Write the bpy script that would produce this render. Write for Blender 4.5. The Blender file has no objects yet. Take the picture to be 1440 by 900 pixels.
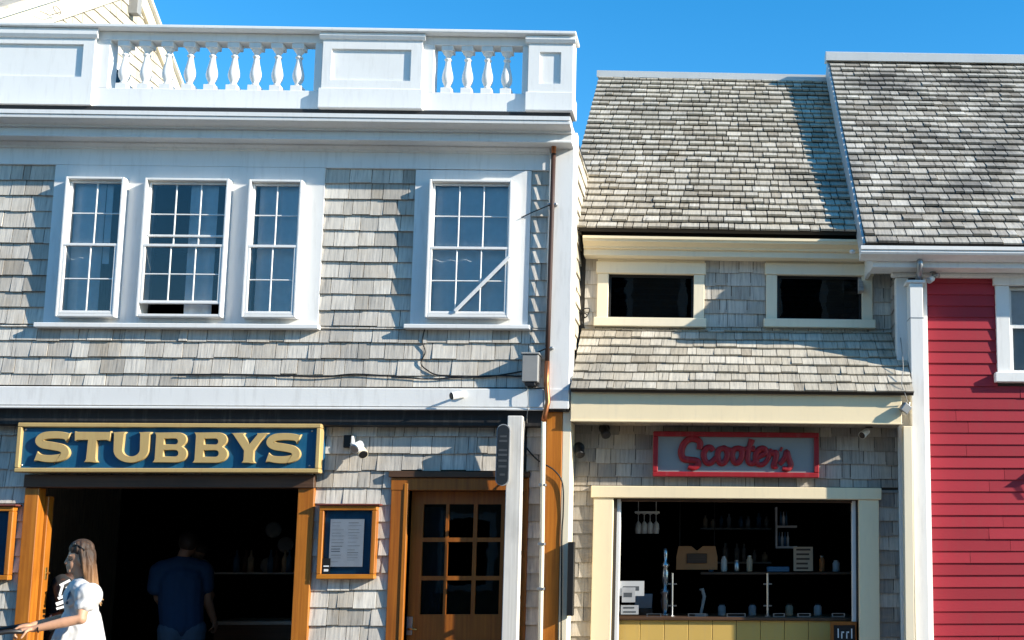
import bpy, bmesh, math, random
from mathutils import Vector, Matrix
random.seed(7)
R = math.radians
scene = bpy.context.scene
col = scene.collection

# ------------------------------------------------------------------ camera
FPX, PX, PY = 1600.0, 1062.0, 569.0
CAM = Vector((0, -10, 1.6))
cd = bpy.data.cameras.new('camera'); cam = bpy.data.objects.new('camera', cd); col.objects.link(cam)
cam.location = CAM
cam.rotation_euler = (R(90 + 7.34), 0, R(-2.04))
cd.sensor_width = 36; cd.lens = FPX / 1440 * 36
cd.shift_x = -(PX - 720) / 1440; cd.shift_y = (PY - 450) / 1440
cd.clip_end = 4000; cd.clip_start = .05
scene.camera = cam
CROT = cam.rotation_euler.to_matrix()

# ------------------------------------------------------------------ sky, sun, exposure
SUN = Vector((2.1, -.67, 1.0)).normalized()            # towards the sun
world = bpy.data.worlds.new('World'); scene.world = world; world.use_nodes = True
wn = world.node_tree.nodes; wl = world.node_tree.links; wn.clear()
sky = wn.new('ShaderNodeTexSky'); sky.sky_type = 'NISHITA'; sky.sun_disc = False
sky.sun_elevation = math.asin(SUN.z); sky.sun_rotation = math.atan2(SUN.x, SUN.y)
sky.air_density = 1.0; sky.dust_density = 0; sky.ozone_density = 1.5
hsv = wn.new('ShaderNodeHueSaturation'); hsv.inputs['Saturation'].default_value = 1.47; hsv.inputs['Hue'].default_value = .497
bg = wn.new('ShaderNodeBackground'); bg.inputs[1].default_value = .15
wo = wn.new('ShaderNodeOutputWorld')
wl.new(sky.outputs[0], hsv.inputs['Color']); wl.new(hsv.outputs[0], bg.inputs[0]); wl.new(bg.outputs[0], wo.inputs[0])
sd = bpy.data.lights.new('sun', 'SUN'); sd.energy = 5; sd.angle = R(.53); sd.color = (1, .92, .79)
so = bpy.data.objects.new('sun', sd); col.objects.link(so); so.location = (20, -10, 15)
so.rotation_euler = SUN.to_track_quat('Z', 'Y').to_euler()
vs = scene.view_settings
scene.display_settings.display_device = 'sRGB'
vs.view_transform = 'Standard'; vs.look = 'None'; vs.exposure = .88; vs.gamma = 1; vs.use_curve_mapping = False
scene.cycles.use_denoising = True
scene.cycles.max_bounces = 8

# ------------------------------------------------------------------ pixel -> place
def ray(px, py):
    return CROT @ Vector(((px - PX) / FPX, -(py - PY) / FPX, -1))
def P(px, py, Y=0.0):
    d = ray(px, py); t = (Y - CAM.y) / d.y
    return CAM + d * t
def PXp(px, py, Xc):                                   # point on a plane X = const
    d = ray(px, py); t = (Xc - CAM.x) / d.x
    return CAM + d * t
def X(px, py, Y=0.0): return P(px, py, Y).x
def Z(px, py, Y=0.0): return P(px, py, Y).z

# ------------------------------------------------------------------ materials
MATS = {}
def newmat(name):
    m = bpy.data.materials.new(name); m.use_nodes = True
    nt = m.node_tree; b = nt.nodes['Principled BSDF']
    MATS[name] = m
    return m, nt, b
def N(nt, t, **kw):
    n = nt.nodes.new(t)
    for k, v in kw.items(): setattr(n, k, v)
    return n
def pos_map(nt, scale):
    g = N(nt, 'ShaderNodeNewGeometry'); mp = N(nt, 'ShaderNodeMapping'); mp.inputs['Scale'].default_value = scale
    nt.links.new(g.outputs['Position'], mp.inputs['Vector']); return mp.outputs[0]
def noise(nt, vec, scale=1, detail=4, rough=.55):
    n = N(nt, 'ShaderNodeTexNoise'); n.inputs['Scale'].default_value = scale; n.inputs['Detail'].default_value = detail
    n.inputs['Roughness'].default_value = rough
    nt.links.new(vec, n.inputs['Vector']); return n.outputs['Fac']
def ramp(nt, fac, stops):
    r = N(nt, 'ShaderNodeValToRGB'); cr = r.color_ramp
    while len(cr.elements) < len(stops): cr.elements.new(.5)
    for e, (p, c) in zip(cr.elements, stops): e.position = p; e.color = (*c, 1) if len(c) == 3 else c
    nt.links.new(fac, r.inputs[0]); return r.outputs[0]
def mix(nt, a, b, fac, mode='MIX'):
    m = N(nt, 'ShaderNodeMix', data_type='RGBA', blend_type=mode)
    for s, v in ((m.inputs[0], fac), (m.inputs[6], a), (m.inputs[7], b)):
        if hasattr(v, 'links'): nt.links.new(v, s)
        else: s.default_value = v if isinstance(v, (int, float)) else (*v, 1)
    return m.outputs[2]
def bump(nt, b, h, strength=.3, dist=.004):
    n = N(nt, 'ShaderNodeBump'); n.inputs['Strength'].default_value = strength; n.inputs['Distance'].default_value = dist
    nt.links.new(h, n.inputs['Height']); nt.links.new(n.outputs[0], b.inputs['Normal'])

def paint(name, c, rough=.45, dirt=.12, bmp=.12, dirt_col=(.3, .28, .25), spec=.4):
    m, nt, b = newmat(name)
    n1 = noise(nt, pos_map(nt, (1.3, 1.3, .7)), 2.2, 6)
    n2 = noise(nt, pos_map(nt, (9, 9, 1.2)), 3, 5)
    mx = mix(nt, c, tuple(x * .86 for x in c), n1)
    dm = ramp(nt, n2, [(.52, (0, 0, 0)), (.78, (dirt, dirt, dirt))])
    mx = mix(nt, mx, dirt_col, dm)
    nt.links.new(mx, b.inputs['Base Color']); b.inputs['Roughness'].default_value = rough
    b.inputs['Specular IOR Level'].default_value = spec
    bump(nt, b, noise(nt, pos_map(nt, (30, 30, 30)), 2, 4), bmp, .003)
    return m
def plain(name, c, rough=.5, metal=0, spec=.4):
    m, nt, b = newmat(name)
    n1 = noise(nt, pos_map(nt, (6, 6, 6)), 2.5, 5)
    nt.links.new(mix(nt, c, tuple(x * .75 for x in c), n1), b.inputs['Base Color'])
    b.inputs['Roughness'].default_value = rough; b.inputs['Metallic'].default_value = metal
    b.inputs['Specular IOR Level'].default_value = spec
    return m
def shingle_mat(name, stops, axis, warm=(.42, .32, .2), warm_amt=.25, mottle=(.1, .1, .11), mottle_amt=.35):
    m, nt, b = newmat(name)
    oi = N(nt, 'ShaderNodeObjectInfo'); at = N(nt, 'ShaderNodeAttribute'); at.attribute_name = 'rnd'
    ad = N(nt, 'ShaderNodeMath', operation='ADD'); nt.links.new(oi.outputs['Random'], ad.inputs[0]); nt.links.new(at.outputs['Fac'], ad.inputs[1])
    fr = N(nt, 'ShaderNodeMath', operation='FRACT'); nt.links.new(ad.outputs[0], fr.inputs[0])
    sc = {'x': (52, 3.5, 3.5), 'y': (3.5, 52, 3.5)}[axis]
    v = pos_map(nt, sc)
    off = N(nt, 'ShaderNodeVectorMath', operation='ADD')
    cx = N(nt, 'ShaderNodeCombineXYZ'); ml = N(nt, 'ShaderNodeMath', operation='MULTIPLY'); ml.inputs[1].default_value = 37
    nt.links.new(fr.outputs[0], ml.inputs[0]); nt.links.new(ml.outputs[0], cx.inputs[2])
    nt.links.new(v, off.inputs[0]); nt.links.new(cx.outputs[0], off.inputs[1])
    g = noise(nt, off.outputs[0], 1.0, 6, .65)
    base = ramp(nt, fr.outputs[0], stops)
    gr = ramp(nt, g, [(.26, (.3, .3, .31)), (.42, (.82, .82, .82)), (.55, (1, .995, .98)), (.8, (1.18, 1.16, 1.12))])
    c = mix(nt, base, gr, 1.0, 'MULTIPLY')
    big = noise(nt, pos_map(nt, (1, 1, 1)), 1.3, 5)
    mm = ramp(nt, big, [(.45, (0, 0, 0)), (.75, (mottle_amt,) * 3)])
    c = mix(nt, c, mottle, mm)
    sp = noise(nt, pos_map(nt, (1, 1, 1)), 3.1, 4)
    wm = ramp(nt, sp, [(.5, (0, 0, 0)), (.72, (warm_amt,) * 3)])
    c = mix(nt, c, warm, wm)
    nt.links.new(c, b.inputs['Base Color']); b.inputs['Roughness'].default_value = .85
    b.inputs['Specular IOR Level'].default_value = .2
    bump(nt, b, g, .55, .006)
    return m
def wood(name, c1, c2, axis='z', rough=.35, sc=40, spec=.5):
    m, nt, b = newmat(name)
    s = {'z': (sc, sc, 1.2), 'x': (1.2, sc, sc), 'y': (sc, 1.2, sc)}[axis]
    g = noise(nt, pos_map(nt, s), 1.0, 6, .65)
    big = noise(nt, pos_map(nt, (4, 4, 2)), 1.0, 4)
    c = mix(nt, c1, c2, ramp(nt, g, [(.3, (0, 0, 0)), (.7, (1, 1, 1))]))
    c = mix(nt, c, tuple(x * .6 for x in c2), ramp(nt, big, [(.5, (0, 0, 0)), (.8, (.6, .6, .6))]))
    nt.links.new(c, b.inputs['Base Color']); b.inputs['Roughness'].default_value = rough
    b.inputs['Specular IOR Level'].default_value = spec
    bump(nt, b, g, .25, .003)
    return m
def glass(name, tint=(.75, .85, .9), f0=.06, rough=.01):
    m = bpy.data.materials.new(name); m.use_nodes = True; nt = m.node_tree; nt.nodes.clear()
    o = N(nt, 'ShaderNodeOutputMaterial'); mx = N(nt, 'ShaderNodeMixShader')
    t = N(nt, 'ShaderNodeBsdfTransparent'); t.inputs[0].default_value = (*tint, 1)
    g = N(nt, 'ShaderNodeBsdfGlossy'); g.inputs['Roughness'].default_value = rough
    lw = N(nt, 'ShaderNodeFresnel'); lw.inputs[0].default_value = 1.5
    ad = N(nt, 'ShaderNodeMath', operation='ADD'); ad.inputs[1].default_value = f0; ad.use_clamp = True
    nt.links.new(lw.outputs[0], ad.inputs[0]); nt.links.new(ad.outputs[0], mx.inputs[0])
    # slightly uneven old panes
    bp = N(nt, 'ShaderNodeBump'); bp.inputs['Strength'].default_value = .05; bp.inputs['Distance'].default_value = .02
    nt.links.new(noise(nt, pos_map(nt, (1, 1, 1)), 3, 2), bp.inputs['Height']); nt.links.new(bp.outputs[0], g.inputs['Normal'])
    nt.links.new(t.outputs[0], mx.inputs[1]); nt.links.new(g.outputs[0], mx.inputs[2]); nt.links.new(mx.outputs[0], o.inputs[0])
    MATS[name] = m; return m

paint('white', (.82, .815, .79), dirt=.22)
paint('white_clean', (.83, .825, .80), dirt=.16)
paint('cream', (.95, .79, .52), dirt=.10)
paint('cream_pale', (.88, .78, .58), dirt=.10)
paint('far_grey', (.16, .16, .16))
paint('far_tan', (.24, .19, .13))
paint('far_green', (.05, .09, .07))
paint('grey_paint', (.52, .53, .53))
paint('red', (.36, .028, .042), rough=.55, dirt=.3, dirt_col=(.26, .05, .05), spec=.25)
def vary(name, amt):                                   # each board weathered a little differently
    nt = MATS[name].node_tree; b = nt.nodes['Principled BSDF']; src = b.inputs['Base Color'].links[0].from_socket
    oi = N(nt, 'ShaderNodeObjectInfo'); c = ramp(nt, oi.outputs['Random'], [(0, (1 - amt,) * 3), (1, (1 + amt,) * 3)])
    nt.links.new(mix(nt, src, c, 1.0, 'MULTIPLY'), b.inputs['Base Color'])
vary('red', .13)
paint('sign_red', (.33, .012, .02), rough=.5)
paint('sign_grey', (.27, .29, .29), rough=.6)
paint('navy', (.012, .10, .2), rough=.35, dirt=.3, dirt_col=(.05, .2, .32))
paint('gold', (.52, .37, .15), rough=.6, dirt=.5, dirt_col=(.40, .24, .10))
paint('black_beam', (.018, .017, .017), rough=.6)
paint('tan_panel', (.62, .41, .11), rough=.5)
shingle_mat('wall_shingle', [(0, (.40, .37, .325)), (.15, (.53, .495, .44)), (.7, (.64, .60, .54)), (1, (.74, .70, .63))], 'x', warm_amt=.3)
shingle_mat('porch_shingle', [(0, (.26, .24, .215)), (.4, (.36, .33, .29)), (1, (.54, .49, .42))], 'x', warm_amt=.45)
shingle_mat('roof_shingle', [(0, (.36, .315, .25)), (.15, (.45, .405, .33)), (.75, (.52, .475, .395)), (1, (.60, .555, .475))], 'x', warm_amt=.15, mottle=(.06, .06, .06), mottle_amt=.4)
shingle_mat('roof_shingle_mottled', [(0, (.26, .235, .20)), (.2, (.37, .34, .295)), (.75, (.47, .44, .385)), (1, (.58, .545, .485))], 'x', warm_amt=.1, mottle=(.05, .05, .055), mottle_amt=.75)
shingle_mat('side_shingle', [(0, (.50, .45, .36)), (.5, (.60, .55, .45)), (1, (.70, .65, .55))], 'y', warm_amt=.3, mottle_amt=.1)
shingle_mat('side_shingle_grey', [(0, (.30, .28, .26)), (.5, (.38, .36, .34)), (1, (.46, .44, .42))], 'y', warm_amt=.1)
wood('orange_wood', (.52, .19, .022), (.30, .09, .010), rough=.35)
wood('orange_wood_x', (.62, .24, .025), (.38, .12, .012), 'x', rough=.3)
wood('door_wood', (.38, .125, .014), (.22, .06, .008), rough=.4)
wood('grey_post', (.74, .71, .65), (.58, .55, .50), rough=.8, sc=60, spec=.2)
wood('dark_wood', (.10, .05, .025), (.05, .025, .012), 'x', rough=.5)
plain('sheathing', (.05, .045, .04), .9)
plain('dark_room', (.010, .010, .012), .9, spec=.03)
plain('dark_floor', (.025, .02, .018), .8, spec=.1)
plain('membrane', (.025, .027, .03), .8)
plain('black', (.012, .012, .013), .45)
plain('black_plastic', (.02, .02, .022), .35)
plain('steel', (.55, .56, .57), .3, 1)
plain('zinc', (.38, .40, .42), .45, .8)
plain('copper', (.42, .16, .07), .42, .85)
plain('rust', (.17, .045, .03), .8)
plain('dark_copper', (.06, .028, .02), .6)
plain('brass', (.55, .36, .12), .35, .9)
plain('curtain', (.92, .92, .92), .9)
plain('screen', (.05, .07, .085), .8)
plain('paper', (.85, .86, .87), .7)
plain('paper_dim', (.42, .43, .44), .7)
plain('paper_tan', (.55, .42, .28), .7)
plain('ink', (.08, .09, .1), .7)
plain('ink_red', (.4, .05, .04), .7)
plain('bottle_blue', (.05, .16, .28), .3)
plain('orange_box', (.42, .19, .07), .6)
plain('blind', (.78, .79, .80), .7)
plain('slate', (.02, .024, .028), .5)
plain('slate_line', (.06, .066, .072), .6)
plain('slate_edge', (.33, .34, .35), .5)
plain('grey_box', (.30, .30, .29), .6)
plain('skin', (.62, .34, .21), .5)
plain('skin_brown', (.085, .042, .03), .6)
plain('cotton_white', (.66, .66, .655), .9)
plain('denim', (.06, .11, .17), .9)
plain('blue_shirt', (.010, .045, .11), .9)
plain('charcoal_shirt', (.03, .031, .034), .9)
plain('dark_hair', (.02, .014, .011), .6)
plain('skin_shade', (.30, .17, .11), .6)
plain('lime_wall', (.55, .54, .5), .7)
glass('window_glass', (.98, .99, 1), -.5)
glass('storm_glass', (.97, .99, 1), .01)
glass('dark_glass', (.25, .28, .3), -.015)
glass('door_glass', (.4, .45, .5), -.02)
glass('case_glass', (.97, .98, .99), -.18)
def hair_mat():
    m, nt, b = newmat('hair')
    g = noise(nt, pos_map(nt, (60, 60, 5)), 1, 5, .6)
    gg = N(nt, 'ShaderNodeNewGeometry'); sx = N(nt, 'ShaderNodeSeparateXYZ'); nt.links.new(gg.outputs['Position'], sx.inputs[0])
    mr = N(nt, 'ShaderNodeMapRange'); mr.inputs[1].default_value = 1.18; mr.inputs[2].default_value = 1.62
    nt.links.new(sx.outputs[2], mr.inputs[0])
    c = ramp(nt, mr.outputs[0], [(0, (.46, .26, .10)), (.55, (.22, .105, .04)), (.85, (.035, .02, .012))])
    c = mix(nt, c, (.10, .045, .018), ramp(nt, g, [(.45, (0, 0, 0)), (.7, (.8, .8, .8))]))
    nt.links.new(c, b.inputs['Base Color']); b.inputs['Roughness'].default_value = .65
    bump(nt, b, g, .6, .01)
hair_mat()
def ground_mat(name, c1, c2, s):
    m, nt, b = newmat(name)
    n1 = noise(nt, pos_map(nt, (s, s, s)), 1, 7, .7)
    nt.links.new(mix(nt, c1, c2, n1), b.inputs['Base Color']); b.inputs['Roughness'].default_value = .9
    bump(nt, b, n1, .4, .01)
ground_mat('earth', (.12, .11, .09), (.2, .18, .15), 3)
ground_mat('asphalt', (.045, .045, .047), (.075, .073, .07), 30)
ground_mat('pavement', (.085, .068, .06), (.13, .105, .09), 9)
ground_mat('kerb_stone', (.35, .34, .33), (.45, .44, .43), 25)

# ------------------------------------------------------------------ mesh helpers
BASE = {}
def linkobj(o, parent):
    col.objects.link(o)
    if parent is not None:
        o.parent = parent; BASE[o.name] = BASE[parent.name]
    return o
def tag(o, label=None, cat=None, group=None, kind=None):
    for k, v in (('label', label), ('category', cat), ('group', group), ('kind', kind)):
        if v: o[k] = v
    return o
def thing(name, base, label, cat, group=None, rot=None):
    o = bpy.data.objects.new(name, None); o.empty_display_size = .1
    o.location = base; col.objects.link(o); BASE[o.name] = Vector(base)
    if rot: o.rotation_euler = rot
    return tag(o, label, cat, group)

class MB:
    def __init__(s): s.v = []; s.f = []; s.sm = False; s.rnd = None
    def add(s, vs, fs):
        k = len(s.v); s.v += [Vector(p) for p in vs]; s.f += [tuple(i + k for i in f) for f in fs]; return s
    def box(s, x0, x1, y0, y1, z0, z1, b=0.004):
        if x0 > x1: x0, x1 = x1, x0
        if y0 > y1: y0, y1 = y1, y0
        if z0 > z1: z0, z1 = z1, z0
        b = min(b, (x1 - x0) * .3, (y1 - y0) * .3, (z1 - z0) * .3)
        if b <= 0:
            return s.add([(x, y, z) for x in (x0, x1) for y in (y0, y1) for z in (z0, z1)],
                         [(0, 1, 3, 2), (4, 6, 7, 5), (0, 4, 5, 1), (2, 3, 7, 6), (0, 2, 6, 4), (1, 5, 7, 3)])
        vs = []; idx = {}
        lo = (x0, y0, z0); hi = (x1, y1, z1)
        for sx in (0, 1):
            for sy in (0, 1):
                for sz in (0, 1):
                    sg = (sx, sy, sz)
                    for a in range(3):
                        p = [0, 0, 0]
                        for d in range(3):
                            e = hi[d] if sg[d] else lo[d]
                            if d != a: e += -b if sg[d] else b
                            p[d] = e
                        idx[(sg, a)] = len(vs); vs.append(p)
        fs = []
        for a in range(3):
            o1, o2 = [d for d in range(3) if d != a]
            for sa in (0, 1):
                q = []
                for u, w in ((0, 0), (1, 0), (1, 1), (0, 1)):
                    sg = [0, 0, 0]; sg[a] = sa; sg[o1] = u; sg[o2] = w; q.append(idx[(tuple(sg), a)])
                fs.append(tuple(q))
            for u in (0, 1):
                for w in (0, 1):
                    s0 = [0, 0, 0]; s0[o1] = u; s0[o2] = w; s1 = list(s0); s1[a] = 1
                    fs.append((idx[(tuple(s0), o1)], idx[(tuple(s1), o1)], idx[(tuple(s1), o2)], idx[(tuple(s0), o2)]))
        for sx in (0, 1):
            for sy in (0, 1):
                for sz in (0, 1): fs.append(tuple(idx[((sx, sy, sz), a)] for a in range(3)))
        return s.add(vs, fs)
    def prof(s, pts, x0, x1, closed=True):              # profile (y,z) extruded along X
        n = len(pts)
        vs = [(x0, y, z) for y, z in pts] + [(x1, y, z) for y, z in pts]
        fs = [(i, (i + 1) % n, n + (i + 1) % n, n + i) for i in range(n if closed else n - 1)]
        if closed: fs += [tuple(range(n)), tuple(range(2 * n - 1, n - 1, -1))]
        return s.add(vs, fs)
    def poly(s, pts, d):                                 # polygon of 3-D points extruded by vector d
        n = len(pts); d = Vector(d); a = [Vector(p) for p in pts]
        return s.add(a + [p + d for p in a], [tuple(range(n)), tuple(range(2 * n - 1, n - 1, -1))] +
                     [(i, (i + 1) % n, n + (i + 1) % n, n + i) for i in range(n)])
    def tube(s, pts, r, seg=8, cap=True):
        pts = [Vector(p) for p in pts]; n = len(pts)
        rs = r if isinstance(r, (list, tuple)) else [r] * n
        k = len(s.v); up = None
        for i, p in enumerate(pts):
            t = (pts[min(i + 1, n - 1)] - pts[max(i - 1, 0)]).normalized()
            if up is None: up = t.orthogonal().normalized()
            up = (up - t * up.dot(t)).normalized() if (up - t * up.dot(t)).length > 1e-6 else t.orthogonal().normalized()
            w = t.cross(up)
            for j in range(seg):
                a = 2 * math.pi * j / seg
                s.v.append(p + (up * math.cos(a) + w * math.sin(a)) * rs[i])
        for i in range(n - 1):
            for j in range(seg):
                a = k + i * seg + j; b_ = k + i * seg + (j + 1) % seg
                s.f.append((a, b_, b_ + seg, a + seg))
        if cap:
            s.f.append(tuple(k + j for j in range(seg - 1, -1, -1))); s.f.append(tuple(k + (n - 1) * seg + j for j in range(seg)))
        return s
    def lathe(s, prof, c, seg=16, axis='z'):             # profile (r, h)
        k = len(s.v); c = Vector(c)
        for r, h in prof:
            for j in range(seg):
                a = 2 * math.pi * j / seg; u, w = r * math.cos(a), r * math.sin(a)
                s.v.append(c + Vector({'z': (u, w, h), 'y': (u, h, w), 'x': (h, u, w)}[axis]))
        n = len(prof)
        for i in range(n - 1):
            for j in range(seg):
                a = k + i * seg + j; b_ = k + i * seg + (j + 1) % seg
                s.f.append((a, b_, b_ + seg, a + seg))
        s.f.append(tuple(k + j for j in range(seg - 1, -1, -1))); s.f.append(tuple(k + (n - 1) * seg + j for j in range(seg)))
        return s
    def ellipsoid(s, c, r, seg=14, rings=10, M=None):
        k = len(s.v); c = Vector(c)
        for i in range(rings + 1):
            t = math.pi * i / rings
            for j in range(seg):
                a = 2 * math.pi * j / seg
                p = Vector((r[0] * math.sin(t) * math.cos(a), r[1] * math.sin(t) * math.sin(a), r[2] * math.cos(t)))
                if M: p = M @ p
                s.v.append(c + p)
        for i in range(rings):
            for j in range(seg):
                a = k + i * seg + j; b_ = k + i * seg + (j + 1) % seg
                s.f.append((a, b_, b_ + seg, a + seg))
        return s
    def holes(s, x0, x1, z0, z1, hs, y0, y1):            # slab with rectangular openings
        xs = sorted({x0, x1, *[min(max(h[i], x0), x1) for h in hs for i in (0, 1)]})
        zs = sorted({z0, z1, *[min(max(h[i], z0), z1) for h in hs for i in (2, 3)]})
        def solid(i, j):
            if i < 0 or j < 0 or i >= len(xs) - 1 or j >= len(zs) - 1: return False
            cx, cz = (xs[i] + xs[i + 1]) / 2, (zs[j] + zs[j + 1]) / 2
            return not any(h[0] < cx < h[1] and h[2] < cz < h[3] for h in hs)
        for i in range(len(xs) - 1):
            for j in range(len(zs) - 1):
                if not solid(i, j): continue
                a, b_, c, d = xs[i], xs[i + 1], zs[j], zs[j + 1]
                s.add([(a, y0, c), (b_, y0, c), (b_, y0, d), (a, y0, d), (a, y1, c), (b_, y1, c), (b_, y1, d), (a, y1, d)],
                      [(0, 1, 2, 3), (7, 6, 5, 4)] + ([] if solid(i - 1, j) else [(0, 3, 7, 4)]) + ([] if solid(i + 1, j) else [(1, 5, 6, 2)])
                      + ([] if solid(i, j - 1) else [(0, 4, 5, 1)]) + ([] if solid(i, j + 1) else [(3, 2, 6, 7)]))
        return s
    def build(s, name, mat, parent=None, base=None, smooth=None, weld=False):
        b = BASE[parent.name] if parent is not None else Vector(base or (0, 0, 0))
        me = bpy.data.meshes.new(name)
        me.from_pydata([tuple(p - b) for p in s.v], [], s.f)
        if weld or True:
            bm = bmesh.new(); bm.from_mesh(me)
            if weld: bmesh.ops.remove_doubles(bm, verts=bm.verts, dist=1e-5)
            bmesh.ops.recalc_face_normals(bm, faces=bm.faces); bm.to_mesh(me); bm.free()
        if s.rnd is not None:
            at = me.attributes.new('rnd', 'FLOAT', 'POINT'); at.data.foreach_set('value', s.rnd)
        if smooth or (smooth is None and s.sm): me.polygons.foreach_set('use_smooth', [True] * len(me.polygons))
        me.materials.append(MATS[mat])
        o = bpy.data.objects.new(name, me)
        if parent is None: o.location = b; BASE[o.name] = b
        return linkobj(o, parent)
def copy_part(o, parent, loc):
    c = o.copy(); col.objects.link(c); c.parent = parent; c.location = loc; BASE[c.name] = BASE[parent.name]; return c

# shingles: one shared wedge, placed by a frame (origin, u along the course, v up the course, n outwards)
WV = [(-.5, -1, 0), (.5, -1, 0), (.5, .05, 1.28), (-.5, .05, 1.28), (-.5, -.45, 0), (.5, -.45, 0), (.5, .12, 1.28), (-.5, .12, 1.28)]
WF = [(0, 1, 2, 3), (7, 6, 5, 4), (0, 4, 5, 1), (1, 5, 6, 2), (2, 6, 7, 3), (3, 7, 4, 0)]
WEDGE = {}
def wedge(mat):
    if mat not in WEDGE:
        me = bpy.data.meshes.new('shingle'); me.from_pydata(WV, [], WF); me.materials.append(MATS[mat]); WEDGE[mat] = me
    return WEDGE[mat]
def shingle_field(parent, name, mat, origin, u, v, n, rects, e, zoff, wr=(.10, .23), th=(.017, .028), limit=300, gap=.0055, wob=.0015, seed=1, rest_name='shingles_above'):
    """rects (a0,a1,b0,b1) in the (u,v) frame; courses have their butts at zoff + k*e"""
    rg = random.Random(seed); items = []
    for (a0, a1, b0, b1) in rects:
        k = math.floor((b0 - zoff) / e) - 1
        while zoff + k * e < b1:
            lo, hi = max(zoff + k * e, b0), min(zoff + (k + 1) * e, b1)
            if hi - lo > .022:
                a = a0
                a -= 0
                while a < a1 - .001:
                    w = rg.uniform(*wr)
                    if rg.random() < .12: w *= .6
                    if a1 - (a + w) < .06: w = a1 - a
                    jl = (rg.uniform(-.006, .005) + wob * (math.sin(a * 2.1 + k * .7) + .6 * math.sin(a * 5.3 + k * 1.9))) if lo > b0 + .001 else 0
                    items.append((a, w, lo + jl, hi - lo - jl, rg.uniform(*th), rg.gauss(0, .0035), rg.random()))
                    a += w
            k += 1
    items.sort(key=lambda t: t[2])
    B = Matrix((u, -n, v)).transposed()
    rest = MB(); rest.rnd = []
    base = BASE[parent.name]
    for i, (a, w, lo, h, t, tw, rn) in enumerate(items):
        c = origin + u * (a + w / 2) + v * lo
        M = Matrix.Translation(c - base) @ (B @ Matrix.Rotation(tw, 3, 'Y')).to_4x4() @ Matrix.Diagonal((w - gap, t, h, 1))
        if i < limit:
            o = bpy.data.objects.new(name, wedge(mat)); col.objects.link(o); o.parent = parent
            o.matrix_basis = M; BASE[o.name] = base
        else:
            M = Matrix.Translation(base) @ M
            rest.add([M @ Vector(p) for p in WV], WF); rest.rnd += [rn] * 8
    if rest.v: tag(rest.build(rest_name, mat, parent), kind='stuff')
    return len(items)
UX, UZ, NF = Vector((1, 0, 0)), Vector((0, 0, 1)), Vector((0, -1, 0))

# ================================================================== THE SETTING
def sheet(name, x0, x1, y0, y1, z, mat, zb=None):
    m = MB(); m.box(x0, x1, y0, y1, (z - .3) if zb is None else zb, z, 0)
    return tag(m.build(name, mat), kind='structure')
sheet('ground', -900, 900, -900, 900, -.14, 'earth', -1)
sheet('road', -300, 300, -8.4, -4.2, -.125, 'asphalt', -.135)
pav = sheet('pavement', -300, 300, -4.05, 6, 0, 'pavement', -.13)
sheet('far_pavement', -300, 300, -19, -8.55, 0, 'pavement', -.13)
sheet('kerb', -300, 300, -4.19, -4.06, .004, 'kerb_stone', -.13)
sheet('far_kerb', -300, 300, -8.54, -8.41, .004, 'kerb_stone', -.13)

# ================================================================== BUILDING A: restaurant with the balustrade
XR = X(804, 400)                       # right end of its front
XL = X(-260, 400)
YL = .15                               # lower wall plane (behind the white fascia)
A = thing('shingled_restaurant', ((XL + XR) / 2, 0, 0), 'weathered grey shingled restaurant with white rooftop balustrade and orange wooden doorways', 'building')
ZF0, ZF1 = Z(200, 571, -.05), Z(200, 544, -.05)       # white fascia band
ZTOP = Z(80, 192, -.2)
ZDECK = Z(80, 155, -.36) + .0
# window data: frame (x0,x1) at y=347, glass rows
def wrect(x0, x1, y0, y1, ym=347, Y=0):
    return (X(x0, ym, Y), X(x1, ym, Y), Z((x0 + x1) / 2, y1, Y), Z((x0 + x1) / 2, y0, Y))
W1, W2, W3, W4 = wrect(95, 177, 254, 449), wrect(206, 324, 256, 449), wrect(352, 427, 258, 450), wrect(605, 721, 258, 450)
CAS1 = (X(72, 345), X(454, 345), Z(260, 456), Z(260, 235.5))
CAS2 = (X(582, 345), X(745.5, 345), Z(660, 457.5), Z(660, 241))
# sheathing with real openings
m = MB(); m.holes(XL, XR, ZF0, ZTOP, [W1, W2, W3, W4], .002, .14); upper = m.build('upper_wall', 'sheathing', A)
opx0, opx1, opz1 = X(48, 780, YL), X(416, 780, YL), Z(240, 686, YL)
dx0, dx1, dz1 = X(572, 780, YL), X(738, 780, YL), Z(640, 690, YL)
m = MB(); m.holes(XL, XR - .02, 0, ZF0, [(opx0, opx1, -1, opz1), (dx0, dx1, -1, dz1)], YL, YL + .14); lower = m.build('lower_wall', 'sheathing', A)
m = MB(); m.box(XR - .14, XR - .02, .14, 5.4, 0, ZDECK - .05, 0); m.box(XL, XL + .12, .3, 5.4, 0, ZDECK - .05, 0); m.box(XL, XR - .02, 5.4, 5.5, 0, ZDECK - .05, 0)
m.build('side_wall', 'sheathing', A)
m = MB(); m.box(XL + .12, XR - .14, .30, 5.4, ZF0 + .02, ZF0 + .12, 0); m.build('upper_floor', 'dark_floor', A)
m = MB(); m.box(XL, XR - .02, -.02, 5.5, ZDECK - .05, ZDECK + .06, 0); m.build('roof_deck', 'membrane', A)
m = MB(); m.box(XL + .13, XR - .15, 4.2, 4.25, ZF0 + .12, ZDECK - .06, 0); m.build('upper_partition', 'dark_room', A)
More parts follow.
